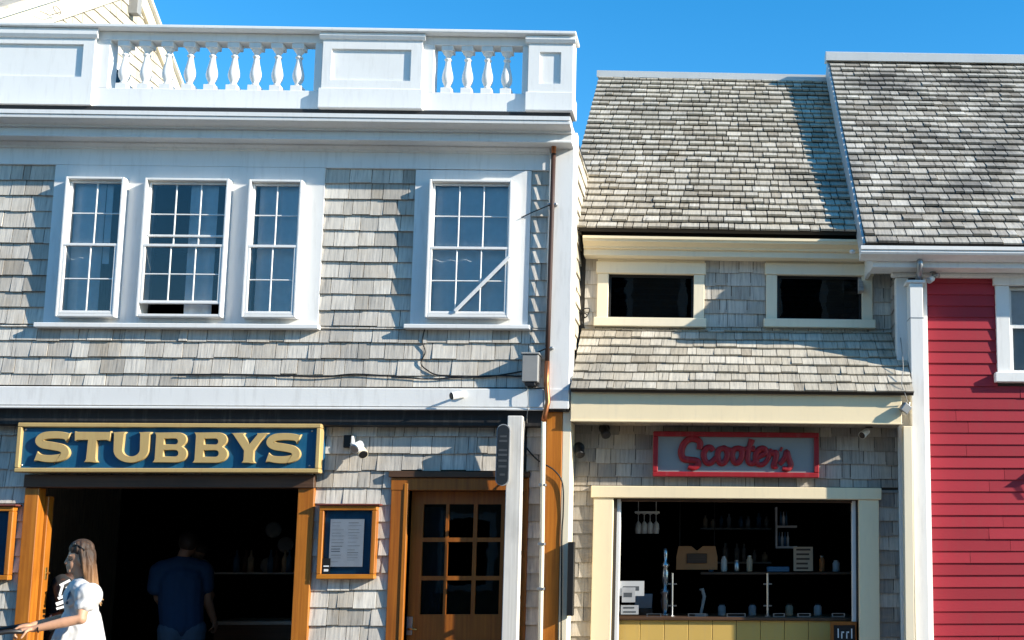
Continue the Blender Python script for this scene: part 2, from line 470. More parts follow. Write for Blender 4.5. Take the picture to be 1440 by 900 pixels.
# lower room lining
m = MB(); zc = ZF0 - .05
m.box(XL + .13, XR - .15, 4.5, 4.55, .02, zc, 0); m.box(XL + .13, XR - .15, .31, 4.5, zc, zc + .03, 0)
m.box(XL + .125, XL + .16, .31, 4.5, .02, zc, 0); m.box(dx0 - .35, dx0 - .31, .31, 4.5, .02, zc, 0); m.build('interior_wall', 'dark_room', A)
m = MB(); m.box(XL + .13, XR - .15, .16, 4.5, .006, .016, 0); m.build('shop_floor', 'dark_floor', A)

# shingles of the upper wall
eA = (Z(45, 253) - Z(45, 501.7)) / 11; z0A = Z(45, 253)
zsT, zsB = Z(300, 234.5), Z(300, 543)
XC = X(770, 400)                       # left edge of the white corner board
sillz1, sillz2 = Z(250, 461), Z(660, 462)
rA = [(X(-30, 400), CAS1[0], sillz1 - .0, zsT), (CAS1[1], CAS2[0], sillz1, zsT), (CAS2[1], XC, sillz1, zsT), (X(-30, 400), XC, zsB, sillz1)]
nA = shingle_field(upper, 'shingle', 'wall_shingle', Vector((0, 0, 0)), UX, UZ, NF, rA, eA, z0A, limit=400, seed=3)
# lower wall shingles
zl1 = Z(500, 597, YL)
fl = [(X(-30, 800, YL), X(29, 800, YL), Z(10, 905, YL), zl1), (X(29, 800, YL), X(443, 630, YL), Z(240, 668, YL), zl1),
      (X(437, 800, YL), X(547, 800, YL), Z(500, 960, YL), Z(500, 664, YL)), (X(443, 630, YL), X(737, 640, YL), Z(500, 664, YL), zl1), (X(737, 780, YL), X(765, 780, YL), Z(750, 960, YL), zl1)]
z0L = Z(500, 637.5, YL)
nL = shingle_field(lower, 'shingle', 'wall_shingle', Vector((0, YL, 0)), UX, UZ, NF, fl, eA * 1.03, z0L, limit=260, seed=9)
# side wall shingles (seen edge-on above the neighbour's roof)
sideo = MB(); sideo.box(XR - .02, XR - .012, .03, 5.4, 2, ZDECK - .0, 0); sidep = sideo.build('side_sheathing', 'sheathing', A)
shingle_field(sidep, 'shingle', 'side_shingle', Vector((XR - .010, 0, 0)), Vector((0, 1, 0)), UZ, Vector((1, 0, 0)), [(.035, 3.2, Z(806, 560), ZDECK - .02)], eA, z0A, limit=0, seed=5, th=(.014, .02), rest_name='side_shingles')

# trims
m = MB(); m.box(XC, XR + .004, -.045, .002, Z(785, 574, -.04), Z(790, 186, -.04), .006); m.box(XR - .02, XR + .022, .0045, .11, Z(785, 574), Z(790, 186), .004); m.build('corner_board', 'white', A)
m = MB(); m.box(XL, XC - .002, -.055, .002, ZF0, ZF1, .008); m.box(XL, XC + .012, -.075, -.056, ZF0 - .026, ZF0 - .004, .006); m.box(XC + .002, XR + .002, -.06, -.046, ZF0 - .01, ZF1, .004); m.build('fascia', 'white', A)
m = MB(); m.box(XL, X(765, 590, YL), .02, YL + .0, Z(300, 598, .02), ZF0 - .004, .006); m.build('black_beam', 'black_beam', A)
zz = lambda y, Y: Z(80, y, Y)
g = [(-.36, zz(154, -.36)), (-.36, zz(159.5, -.36)), (-.347, zz(160.5, -.347)), (-.352, zz(162, -.352)), (-.35, zz(165, -.35)),
     (-.335, zz(167, -.335)), (-.30, zz(169.5, -.30)), (-.265, zz(172, -.265)), (-.24, zz(175, -.24)), (-.235, zz(177.5, -.235)), (-.19, zz(177.5, -.235)), (-.19, zz(154, -.36))]
XG = XR
m = MB(); m.prof(g, XL, XG); m.build('gutter', 'white_clean', A)
zs = zz(192, -.2)
pf = [(-.19, zz(154, -.36) - .01), (-.20, zz(179, -.2)), (-.20, zz(188.5, -.2)), (-.212, zz(189.5, -.212)), (-.212, zs), (-.0, zs), (-.0, zz(154, -.36) - .01)]
m = MB(); m.prof(pf, XL, XG - .001); m.build('cornice', 'white', A)
m = MB(); m.box(XL, XC - .002, -.03, .001, Z(80, 231.5, -.03), zs - .001, .003)
m.prof([(-.031, zs - .002), (-.085, zs - .002), (-.08, zs - .012), (-.05, zs - .03), (-.045, zs - .045), (-.031, zs - .05)], XL, XC - .002); m.build('frieze', 'white', A)

# ------- rooftop balustrade (a part of the building with its own pieces)
YB, YBr = -.12, -.082
zb = lambda x, y, Y=YB: Z(x, y, Y)
xb = lambda x, y, Y=YB: X(x, y, Y)
ztop0, ztop1 = zb(70, 36.2, -.17), zb(70, 31.5, -.17)
zlin = zb(300, 58, YBr); zpl1 = zb(300, 125.5, YBr); zpl0 = zb(300, 151.5, YBr); zbot = zpl0
xend = xb(805.5, 100)
m = MB(); m.box(XL, xend + .028, -.17, .12, ztop0, ztop1, .006); bal = m.build('balustrade', 'white_clean', A)
m = MB(); m.box(XL, xend, YBr, .06, zlin, ztop0 - .001, .004); m.build('upper_rail', 'white_clean', bal)
peds = [(-260, 131, -30, 116, 61, 107), (453, 593, 466, 578, 69, 113), (743, 805.5, 759, 789, 73, 117.5)]
prev = None
bal_meshes = []
for i, (a, b_, pa, pb, py0, py1) in enumerate(peds):
    xm = max((a + b_) / 2, 40)
    x0, x1 = xb(a, 95), xb(b_, 95)
    zc0, zc1 = zb(xm, (55, 54.5, 59.5)[i] if i else 51, -.15), ztop0 - .0015
    m = MB()
    hx0, hx1, hz0, hz1 = xb(pa, 85), xb(pb, 85), zb((pa + pb) / 2, py1), zb((pa + pb) / 2, py0)
    m.holes(x0, x1, zbot, zc1, [(hx0, hx1, hz0, hz1)], YB, YB + .03); m.box(x0, x1, YB + .031, .12, zbot, zc1, .003)
    m.build('pedestal', 'white_clean', bal)
    m = MB(); m.box(hx0, hx1, YB + .022, YB + .0305, hz0, hz1, 0)
    m.build('pedestal_panel', 'white_clean', bal)
    m = MB(); m.prof([(-.121, zc0), (-.135, zc0 + .004), (-.15, zc0 + .03), (-.15, zc1 - .03), (-.14, zc1 - .022), (-.14, zc1 - .003), (-.121, zc1 - .003)], x0 - .028, x1 + (.022 if i == 2 else .028)); m.build('pedestal_cap', 'white_clean', bal)
    if i:
        m = MB(); m.box(x0 - .02, x1 + (.012 if i == 2 else .02), -.138, .13, zbot - .004, zb(xm, 124 if i == 1 else 129, -.138), .006); m.build('pedestal_plinth', 'white_clean', bal)
    if prev is not None:
        m = MB(); m.box(prev, x0, YBr, .07, zpl0, zpl1, .004); m.build('base_rail', 'white_clean', bal)
    prev = x1
bays = [(131, 153, 440, 453), (593, 610, 733.5, 743)]
for (a, b_, c, d) in bays:
    for (s, t) in ((a, b_), (c, d)):
        m = MB(); m.box(xb(s, 92), xb(t, 92, YBr), YBr + .001, .055, zpl1 + .0005, zlin - .0005, .003); m.build('stile', 'white_clean', bal)
H = zlin - zpl1
def bprof():
    q = [(.030, .115), (.030, .13), (.036, .145), (.030, .165), (.024, .18), (.034, .22), (.046, .28), (.050, .34), (.047, .41), (.038, .50), (.028, .60), (.023, .68), (.022, .71), (.032, .725), (.032, .75), (.022, .765), (.022, .80), (.030, .83), (.043, .87), (.046, .895)]
    return [(r * 1.02, h * H) for r, h in q]
bx = [(x, 92) for x in (176, 206, 237, 268, 299, 330, 360.5, 391, 420.5)] + [(x, 95) for x in (630, 658, 686, 713)]
bm0 = MB(); bm0.lathe(bprof(), (0, 0, 0), 16); bm0.sm = True
cm = MB(); cm.box(-.05, .05, -.05, .05, 0, .118 * H, .003); cm.box(-.052, .052, -.052, .052, .888 * H, H, .003)
first = None
for i, (x, y) in enumerate(bx):
    p = Vector((X(x, y, -.02), -.02, zpl1)) - BASE[A.name]
    if first is None:
        t = MB(); t.add([v + BASE[A.name] for v in bm0.v], bm0.f); o = t.build('baluster', 'white_clean', bal, smooth=True)
        bmx = bmesh.new(); bmx.from_mesh(o.data)
        k = len(bmx.verts); vsn = [bmx.verts.new(v) for v in cm.v]
        for f in cm.f: bmx.faces.new([vsn[q] for q in f])
        bmesh.ops.recalc_face_normals(bmx, faces=bmx.faces); bmx.to_mesh(o.data); bmx.free()
        o.location = p; first = o
    else: copy_part(first, bal, p)
# dark gap under the balustrade: deck edge
m = MB(); m.box(XL, xend - .02, -.09, .1, ZDECK - .05, zbot - .006, 0); m.build('deck_edge', 'membrane', A)

# ------- windows of the upper floor
def window(parent, rect, cols, Yf=-.112, depth=.075, ys=None, mat='white_clean', curtain=None, seed=1, lower_open=0, meet=None):
    x0, x1, z0, z1 = rect; fw = .021
    m = MB()
    m.box(x0, x0 + fw, Yf, .06, z0, z1, .004); m.box(x1 - fw, x1, Yf, .06, z0, z1, .004)
    m.box(x0 + fw, x1 - fw, Yf + .001, .059, z1 - fw, z1, .004); m.box(x0 + fw, x1 - fw, Yf + .001, .059, z0, z0 + fw * 1.2, .004)
    w = m.build('window', mat, parent)
    zm = meet
    ix0, ix1 = x0 + fw + .001, x1 - fw - .001
    for top in (True, False):
        a, b_ = (zm, z1 - fw - .001) if top else (z0 + fw * 1.2 + .001 + lower_open, zm + .012)
        Ys = -.052 if top else -.088
        st = .02 if top else .022
        m = MB()
        m.box(ix0, ix0 + st, Ys - .018, Ys + .014, a, b_, .003); m.box(ix1 - st, ix1, Ys - .018, Ys + .014, a, b_, .003)
        m.box(ix0 + st, ix1 - st, Ys - .017, Ys + .013, b_ - st * 1.1, b_, .003); m.box(ix0 + st, ix1 - st, Ys - .017, Ys + .013, a, a + st * (1.1 if top else 1.35), .003)
        m.build('upper_sash' if top else 'lower_sash', mat, w)
        gx0, gx1, gz0, gz1 = ix0 + st, ix1 - st, a + st, b_ - st
        for c in range(1, cols):
            xc = gx0 + (gx1 - gx0) * c / cols
            m = MB(); m.box(xc - .006, xc + .006, Ys - .008, Ys + .008, gz0, gz1, .003); m.build('muntin', mat, w)
        zc_ = (gz0 + gz1) / 2
        m = MB(); m.box(gx0, gx1, Ys - .007, Ys + .007, zc_ - .006, zc_ + .006, .003); m.build('muntin', mat, w)
        for c in range(cols):
            for rr in range(2):
                p0, p1 = gx0 + (gx1 - gx0) * c / cols, gx0 + (gx1 - gx0) * (c + 1) / cols
                q0, q1 = (gz0, zc_) if rr == 0 else (zc_, gz1)
                m = MB(); m.box(p0 + .004, p1 - .004, Ys - .001, Ys + .002, q0 + .004, q1 - .004, 0); m.build('pane', 'storm_glass', w)
    for (a, b_) in ((z0 + fw * 1.2, zm), (zm, z1 - fw)):
        if lower_open and a < zm: a += lower_open + .03
        pass
    m = MB(); m.box(x0 + fw, x1 - fw, Yf + .003, Yf + .03, zm - .011, zm + .013, .003); m.build('meeting_rail', mat, w)
    m = MB(); m.box(x0 + fw, x1 - fw, Yf + .004, Yf + .03, z0 + fw * 1.2 + .001 + lower_open, z0 + fw * 1.2 + .022 + lower_open, .003); m.build('bottom_rail', mat, w)
    return w
cas = MB()
def frame_holes(m, cas, ws, Y0, Y1):
    m.holes(cas[0], cas[1], cas[2], cas[3], [(w[0] - .002, w[1] + .002, w[2] - .002, w[3] + .002) for w in ws], Y0, Y1)
m = MB(); frame_holes(m, CAS1, (W1, W2, W3), -.03, .001); m.build('window_casing', 'white', A)
m = MB(); frame_holes(m, CAS2, (W4,), -.03, .001); m.build('window_casing', 'white', A)
m = MB(); m.box(X(55, 455), X(452, 458), -.085, .0, Z(250, 461, -.085), Z(250, 454.5, -.085), .005); m.build('window_sill', 'white_clean', A)
m = MB(); m.box(X(571, 459), X(747, 459), -.085, .0, Z(660, 462, -.085), Z(660, 456, -.085), .005); m.build('window_sill', 'white_clean', A)
zmt = Z(250, 349)
for w, cols, lo in ((W1, 2, 0), (W2, 3, .09), (W3, 2, 0), (W4, 3, 0)):
    wo_ = window(upper, w, cols, lower_open=lo, meet=Z(300, 350))
# extra raised storm rail of the middle window
m = MB(); m.box(W2[0] + .028, W2[1] - .028, -.07, -.045, Z(260, 333.5, -.06), Z(260, 330.5, -.06), .003); m.build('storm_rail', 'white_clean', upper)
def curtain(label, x0, x1, z0, z1, Y, seed, amp=.025, mat='curtain'):
    rg = random.Random(seed); n = 60; pts = []
    ph = [rg.uniform(0, 6.28) for _ in range(4)]
    m = MB(); L = x1 - x0; rows = 5
    for k, yo in enumerate((0, .006)):
        for r in range(rows + 1):
            t = r / rows
            for i in range(n + 1):
                s = i / n
                y = Y + yo + amp * (.5 + .5 * t) * (math.sin(s * L * 46 + ph[0]) + .5 * math.sin(s * L * 23 + ph[1] + t))
                m.v.append(Vector((x0 + s * L * (1 - .0 * t), y, z1 + (z0 - z1) * t)))
    for r in range(rows):
        for i in range(n):
            a = r * (n + 1) + i; q = (rows + 1) * (n + 1)
            m.f.append((a, a + 1, a + n + 2, a + n + 1)); m.f.append((q + a + n + 1, q + a + n + 2, q + a + 1, q + a))
    o = m.build('curtain', mat, None, base=(x0, Y, z0), smooth=True)
    return tag(o, label, 'curtain', None)
wt = W1[3] - .03
curtain('pale curtain gathered at the left of the left narrow upstairs window', W1[0] + .035, W1[0] + .30, W1[2] + .03, wt, -.004, 1, .009)
curtain('narrow pale curtain strip hanging at mid pane of the left narrow upstairs window', W1[0] + .31, W1[0] + .36, W1[2] + .5, wt, -.004, 2, .009)
curtain('long pale curtain right of centre in the wide upstairs window above the sign', W2[0] + .36, W2[0] + .60, W2[2] + .04, wt, -.004, 3, .009)
curtain('pale curtain filling the right narrow window of the upstairs trio', W3[0] + .06, W3[1] - .03, W3[2] + .03, wt, -.004, 4, .008)
curtain('pale sheer curtain across the single upstairs window by the downpipe', W4[0] + .025, W4[1] - .025, W4[2] + .03, wt, -.008, 5, .006)
# stick lying diagonally against the single window
p0, p1 = P(640, 438, -.113), P(717, 361, -.113)
m = MB(); d = (p1 - p0).normalized(); wv = Vector((-d.z, 0, d.x)) * .014
m.poly([p0 - wv, p1 - wv, p1 + wv, p0 + wv], (0, -.012, 0))
tag(m.build('window_stick', 'white', None, base=p0), 'white wooden stick leaning diagonally across the single upstairs window', 'stick')
# ornament on the sill inside
p = P(113, 436, .1); m = MB(); m.lathe([(.0, .0), (.05, .0), (.055, .03), (.04, .055), (.012, .07), (.0, .072)], (p.x, .1, W1[2] + .03), 12); m.sm = True
tag(m.build('shell_ornament', 'lime_wall', None, base=(p.x, .1, W1[2] + .03)), 'small pale domed ornament on the left upstairs window sill', 'ornament')

# ------- ground floor woodwork
Yj = YL - .05
jl = [X(29.5, 780, Yj), X(49.5, 780, Yj)]; jr = [X(414.5, 780, Yj), X(437.5, 780, Yj)]
m = MB(); m.box(jl[0] - .012, jl[1] - .012, Yj, YL + .06, 0, Z(40, 686, Yj), .005); m.build('doorway_jamb', 'orange_wood', A)
m = MB(); m.box(jr[0], jr[1], Yj, YL + .16, 0, Z(430, 686, Yj), .005); m.build('doorway_jamb', 'orange_wood', A)
m = MB(); m.box(jl[0] - .01, jr[1] + .004, Yj - .03, YL + .15, Z(240, 686, Yj) + .001, Z(240, 668, Yj), .004); m.build('doorway_header', 'dark_wood', A)
# folding door leaf opened inwards on the left
m = MB(); m.box(opx0 + .004, opx0 + .05, YL + .065, YL + .15, .03, Z(60, 700, .5), .005); leaf = m.build('folded_door_leaf', 'orange_wood', A)
m = MB(); m.box(opx0 + .05, opx0 + .056, YL + .09, YL + .12, Z(56, 815, .25), Z(56, 798, .25), .002); m.tube([(opx0 + .056, YL + .105, Z(56, 806, .25)), (opx0 + .085, YL + .105, Z(56, 806, .25))], .008); m.build('door_latch', 'brass', leaf)
# entrance door with nine panes
Yd = YL + .10
m = MB(); m.box(X(548, 780, YL), X(568, 780, YL), YL - .035, YL + .13, 0, Z(560, 672, YL), .005); m.build('door_casing', 'door_wood', A)
m = MB(); m.box(X(566.5, 780, YL), X(572, 780, YL), YL - .045, YL + .12, 0, Z(560, 680, YL), .004); m.build('door_stop', 'orange_wood', A)
m = MB(); m.box(X(727, 780, YL), X(742, 780, YL), YL - .035, YL + .13, 0, Z(735, 672, YL), .005); m.build('door_casing', 'door_wood', A)
m = MB(); m.box(X(551, 690, YL), X(744, 690, YL), YL - .04, YL + .12, Z(640, 690, YL), Z(640, 672.5, YL), .005); m.build('door_header', 'door_wood', A)
m = MB(); m.box(X(549, 670, YL), X(746, 670, YL), YL - .06, YL + .0, Z(640, 672, YL) + .001, Z(640, 663.5, YL), .004); m.build('door_cap', 'dark_wood', A)
ddx0, ddx1 = X(573, 800, Yd), X(728, 800, Yd)
cols_ = [(593, 625), (629, 664), (669.5, 703)]; rows_ = [(709, 756), (762, 810), (816, 864)]
hl = []
for (a, b_) in cols_:
    for (c, d) in rows_:
        hl.append((X(a - (c - 788) * -.0 , 788, Yd), X(b_, 788, Yd), Z(645, d, Yd), Z(645, c, Yd)))
m = MB(); m.holes(ddx0, ddx1, .02, Z(640, 690, Yd), hl, Yd, Yd + .045); door = m.build('entrance_door', 'door_wood', A)
for h in hl:
    m = MB(); m.box(h[0] - .003, h[1] + .003, Yd + .02, Yd + .024, h[2] - .003, h[3] + .003, 0); m.build('pane', 'door_glass', door)
m = MB(); m.box(hl[0][0], hl[-1][1], Yd - .003, Yd + .001, Z(645, 960, Yd), Z(645, 899, Yd), .002); m.build('lower_panel', 'door_wood', door)
m = MB(); m.box(X(566.5, 880, Yd), X(580, 880, Yd), Yd - .014, Yd + .002, Z(573, 893, Yd), Z(573, 867, Yd), .003); hp = m.build('handle_plate', 'zinc', door)
pk = P(576, 884, Yd); m = MB(); m.tube([pk + Vector((0, -.01, 0)), pk + Vector((0, -.06, 0)), pk + Vector((.045, -.062, 0)), pk + Vector((.075, -.06, -.004))], .009, 8); m.sm = True; m.build('door_lever', 'brass', hp)
# small room behind the door
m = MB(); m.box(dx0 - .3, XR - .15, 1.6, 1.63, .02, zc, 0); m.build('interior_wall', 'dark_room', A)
curtain('blue curtain hanging behind the left panes of the entrance door', X(590, 788, Yd), X(616, 788, Yd), .6, Z(600, 712, Yd), Yd + .13, 8, .012, 'bottle_blue')
# orange corner post and white trim at the right end
m = MB(); m.box(X(765, 740, .0), X(788, 740, .0), .0, YL + .12, 0, ZF0 - .03, .005); m.build('corner_post', 'orange_wood', A)
m = MB(); m.box(X(788, 740, .0) + .001, X(800, 740, .0), .003, YL + .13, 0, ZF0 - .012, .005); m.build('corner_trim', 'cream_pale', A)
m = MB(); m.box(X(764, 740, 0), XR, -.03, .12, ZF0 - .029, ZF0 - .013, .003); m.build('post_cap', 'black_beam', A)
# downpipe
Yp = -.085
pts = [P(786, 187, -.10), P(779, 190, -.12), P(777.5, 198, -.12), P(779, 207, -.10), P(778.5, 216, Yp), P(776, 300, Yp), P(772, 430, Yp), P(769.5, 508, Yp)]
m = MB(); m.tube(pts[:5], [.02, .024, .024, .022, .02], 10); m.sm = True; dp = m.build('downpipe', 'copper', A)
m = MB(); m.tube(pts[4:], .021, 10); m.sm = True; m.build('upper_pipe', 'dark_copper', dp)
m = MB(); m.tube([pts[-1], P(768.5, 540, Yp), P(770, 556, Yp), P(770.5, 566, -.11), P(766, 583, -.11), P(764.5, 592, -.09)], .023, 10); m.sm = True; m.build('copper_elbow', 'copper', dp)
m = MB(); m.tube([P(764.5, 590, -.09), P(763, 700, -.05), P(762, 780, -.05), P(760.5, 860, -.05), Vector((X(758, 990, -.05), -.05, 0.0))], .02, 10); m.sm = True; m.build('lower_pipe', 'cream_pale', dp)
for y, x in ((287, 775.5), (489, 770)):
    p = P(x, y, Yp); m = MB(); m.box(p.x - .035, p.x + .05, Yp - .012, -.046, p.z - .009, p.z + .009, .003); m.build('pipe_bracket', 'zinc', dp)
for y, x in ((682, 763), (765, 761.5), (828, 760.5)):
    p = P(x, y, -.05); m = MB(); m.box(p.x - .03, p.x + .03, -.075, .0, p.z - .012, p.z + .012, .003); m.build('pipe_bracket', 'zinc', dp)
# outlet box
p = P(789, 188, -.1); m = MB(); m.box(p.x - .03, p.x + .045, -.11, -.046, p.z - .045, p.z + .03, .006); m.build('outlet_box', 'copper', dp)

# ================================================================== BUILDING B: low shop with the long roof
TILT = .0058
XB0, XB1 = XR + .022, 1.683
RB = Vector(((XB0 + XB1) / 2, .3, 0))
Bd = thing('shingled_shop', RB, 'low grey shingled shop with steep wood shingle roof and cream window trim', 'building', rot=(0, TILT, 0))
RBi = Matrix.Rotation(-TILT, 3, 'Y')
def PB(px, py, Y): return RB + RBi @ (P(px, py, Y) - RB)
def xB(px, py, Y): return PB(px, py, Y).x
def zB(px, py, Y): return PB(px, py, Y).z
YW, YE, YRIDGE = .62, .36, 3.3           # upper wall, eave, ridge
YS = .3                                  # shop front wall
YP = -.1                                 # pent roof edge
ze, zr = zB(1015, 323.5, YE), zB(1000, 109, YRIDGE)
xrl, xrr = -1.47, X(1217, 338, -.08) + .10
# roof slab
def roof(parent, x0, x1, y0, z0, y1, z1, mat, e, name, limit, seed, th):
    v = Vector((0, y1 - y0, z1 - z0)); L = v.length; v.normalize(); n = Vector((0, -v.z, v.y))
    m = MB(); o0 = Vector((x0, y0, z0)); q = -n * .035
    m.poly([Vector((x0, y0, z0)), Vector((x1, y0, z0)), Vector((x1, y1, z1)), Vector((x0, y1, z1))], q)
    r = m.build(name, 'sheathing', parent)
    rects = [(x0, x1, -.02, L)]
    cnt = shingle_field(r, 'roof_shingle', mat, Vector((0, y0, z0)), UX, v, n, rects, e, -.02, wr=(.085, .19), th=th, limit=limit, seed=seed, gap=.010 if name == 'roof' else .005, wob=.006, rest_name='upper_shingles')
    return r, cnt, L
eB = .139
rB, nB, LB = roof(Bd, xrl, xrr, YE, ze, YRIDGE, zr, 'roof_shingle', eB, 'roof', 300, 11, (.026, .042))
# far slope and gable ends close the roof
m = MB(); m.poly([(xrl, YRIDGE, zr), (xrr, YRIDGE, zr), (xrr, 6.3, ze), (xrl, 6.3, ze)], (0, 0, -.06)); m.build('rear_slope', 'membrane', Bd)
m = MB(); m.prof([(YRIDGE - .1, zr - .06), (YRIDGE - .1, zr + .018), (YRIDGE - .02, zr + .055), (YRIDGE + .06, zr + .055), (YRIDGE + .1, zr)], xrl - .02, xrr); m.build('ridge_cap', 'grey_paint', Bd)
m = MB(); m.poly([(xrl + .002, YE + .02, ze - .05), (xrl + .002, YRIDGE, zr - .02), (xrl + .002, YRIDGE, zr - .16), (xrl + .002, YE + .16, ze - .05)], (.03, 0, 0)); m.build('rake_board', 'cream_pale', Bd)
m = MB(); m.poly([(xrr - .05, .7, 2), (xrr - .05, 6.2, 2), (xrr - .05, 6.2, ze - .07), (xrr - .05, YRIDGE, zr - .08), (xrr - .05, .7, ze + .1)], (.04, 0, 0)); m.build('gable_wall', 'sheathing', Bd)
m = MB(); m.poly([(xrl + .05, .9, ZDECK), (xrl + .05, 6.2, ZDECK), (xrl + .05, 6.2, ze - .07), (xrl + .05, YRIDGE, zr - .08), (xrl + .05, .9, ze + .2)], (.04, 0, 0)); m.build('gable_wall', 'side_shingle', Bd)
# gutter, fascia
gxl, gxr = XB0, xB(1213, 340, .35)
gy = lambda y, Y: zB(1000, y, Y)
m = MB(); m.prof([(.34, gy(333.5, .34)), (.34, gy(337, .34)), (.35, gy(338, .35)), (.355, gy(341, .355)), (.385, gy(344, .385)), (.42, gy(348, .42)), (.425, gy(351, .425)), (.46, gy(351, .425)), (.46, gy(333.5, .34))], gxl, gxr); m.build('gutter', 'cream', Bd)
m = MB(); m.box(gxl, gxr + .3, .455, .475, gy(361, .455), gy(335, .455), .004); m.box(gxl, gxr + .3, .475, YW, gy(361, .455) + .002, gy(361, .455) + .02, 0); m.build('eave_fascia', 'cream_pale', Bd)
# upper wall with two low windows
B1 = (xB(855.5, 417, YW), xB(975.5, 417, YW), zB(915, 448.5, YW), zB(915, 386.5, YW))
B2 = (xB(1092.5, 419, YW), xB(1211.5, 419, YW), zB(1152, 450.5, YW), zB(1152, 388.5, YW))
zpt = zB(1035, 466, YW)
m = MB(); m.holes(XB0 - .2, XB1 + .05, zpt - .3, ze + .05, [B1, B2], YW + .002, YW + .12); bw = m.build('upper_wall', 'sheathing', Bd)
m = MB(); m.box(XB0, XB1, 1.8, 1.85, zpt - .3, ze, 0); m.box(XB0, XB1, YW + .13, 1.8, zpt - .32, zpt - .28, 0); m.build('attic_lining', 'dark_room', Bd)
eW = .132
c1 = (xB(840, 417, YW), xB(990.5, 417, YW), zB(915, 460, YW), zB(915, 362, YW)); c2 = (xB(1077, 419, YW), xB(1226.5, 419, YW), zB(1152, 462, YW), zB(1152, 364, YW))
zwt = gy(361, .455) + .01
shingle_field(bw, 'shingle', 'wall_shingle', Vector((0, YW, 0)), UX, UZ, NF,
              [(XB0, c1[0], c1[2], zwt), (c1[1], c2[0], c1[2], zwt), (c2[1], XB1, c1[2], zwt), (XB0, XB1, zpt - .05, c1[2])], eW, zB(1035, 422, YW), limit=150, seed=21, th=(.012, .018))
for (r, c, hy0, hy1, xm) in ((B1, c1, 370, 386, 915), (B2, c2, 372, 388, 1152)):
    m = MB()
    m.box(c[0], r[0], YW - .035, YW + .02, r[2], r[3], .004); m.box(r[1], c[1], YW - .035, YW + .02, r[2], r[3], .004)
    m.box(c[0] - .012, c[1] + .012, YW - .05, YW + .02, r[3] + .001, zB(xm, hy0, YW), .005)
    m.box(c[0], c[1], YW - .03, YW + .02, zB(xm, hy0, YW) + .001, zwt, .003)
    w = m.build('window', 'cream_pale', Bd)
    m = MB(); m.box(c[0] - .022, c[1] + .022, YW - .075, YW + .02, zB(xm, 461 if xm > 1000 else 459.5, YW - .05), r[2] - .001, .005); m.build('sill', 'cream_pale', w)
    m = MB(); m.holes(r[0] - .002, r[1] + .002, r[2] - .002, r[3] + .002, [(r[0] + .022, r[1] - .022, r[2] + .022, r[3] - .022)], YW + .02, YW + .05); m.build('sash', 'black', w)
    m = MB(); m.box(r[0] + .021, r[1] - .021, YW + .03, YW + .034, r[2] + .021, r[3] - .021, 0); m.build('pane', 'dark_glass', w)
    for k in range(7):
        z = r[2] + .03 + (r[3] - r[2] - .06) * k / 6.5
        m = MB(); m.box(r[0] + .024, r[1] - .024, YW + .07, YW + .10, z, z + .006, 0); m.build('louvre', 'screen', w)
# pent roof
zp0 = zB(1035, 549, YP)
px1 = xB(1285, 535, YP)
rP, nP, LP = roof(Bd, XB0 - .018, px1, YP, zp0, YW - .02, zpt, 'roof_shingle', .136, 'pent_roof', 200, 31, (.02, .032))
zf1, zf0 = zB(1035, 553, -.04), zB(1035, 595, -.04)
fxr = xB(1268, 575, -.04)
m = MB(); m.box(XB0 - .02, fxr, -.045, -.015, zf0, zf1, .005); m.box(XB0 - .02, fxr, -.055, -.046, zf0 - .0, zf0 + .014, .003); m.build('pent_fascia', 'cream', Bd)
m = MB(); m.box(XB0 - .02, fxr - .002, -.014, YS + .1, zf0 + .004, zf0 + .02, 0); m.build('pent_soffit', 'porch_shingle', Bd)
m = MB(); m.poly([(fxr - .02, -.014, zf0 + .005), (fxr - .02, YW, zf0 + .005), (fxr - .02, YW, zpt - .06), (fxr - .02, -.014, zp0 - .04)], (.018, 0, 0)); m.build('pent_end', 'cream_pale', Bd)
# shop front wall and opening
so0, so1, sz1 = xB(866, 790, YS), xB(1204, 790, YS), zB(1035, 703, YS)
m = MB(); m.holes(XB0 - .02, XB1 + .02, 0, zf0 + .1, [(so0, so1, .0 - 1, sz1)], YS, YS + .1); sw = m.build('shop_wall', 'sheathing', Bd)
eS = .128
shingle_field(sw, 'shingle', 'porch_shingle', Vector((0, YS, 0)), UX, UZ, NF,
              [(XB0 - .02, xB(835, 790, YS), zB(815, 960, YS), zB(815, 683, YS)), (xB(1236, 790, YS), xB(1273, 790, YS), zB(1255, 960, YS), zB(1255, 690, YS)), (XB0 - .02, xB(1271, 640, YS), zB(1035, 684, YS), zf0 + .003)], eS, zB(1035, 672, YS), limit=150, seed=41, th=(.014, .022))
fz1, fz0 = zB(1035, 684.5, YS - .06), zB(1035, 701.5, YS - .05)
m = MB(); m.box(xB(833, 780, YS - .05), xB(861, 780, YS - .05), YS - .05, YS + .1, 0, fz0, .005); m.build('shop_casing', 'cream', Bd)
m = MB(); m.box(xB(1208, 780, YS - .05), xB(1236.5, 780, YS - .05), YS - .05, YS + .1, 0, fz0, .005); m.build('shop_casing', 'cream', Bd)
m = MB(); m.box(xB(831, 690, YS - .06), xB(1239.5, 690, YS - .06), YS - .065, YS + .1, fz0 + .001, fz1, .006); m.build('shop_header', 'cream', Bd)
for (a, b_) in ((862.5, 871.5), (1198.5, 1207)):
    m = MB(); m.box(xB(a, 780, YS + .02), xB(b_, 780, YS + .02), YS + .02, YS + .1, 0, fz0 - .001, .004); m.build('window_track', 'white', Bd)
m = MB(); m.box(so0, so1, YS + .03, YS + .1, zB(1035, 706, YS + .03), fz0 - .001, .003); m.build('track_header', 'dark_wood', Bd)
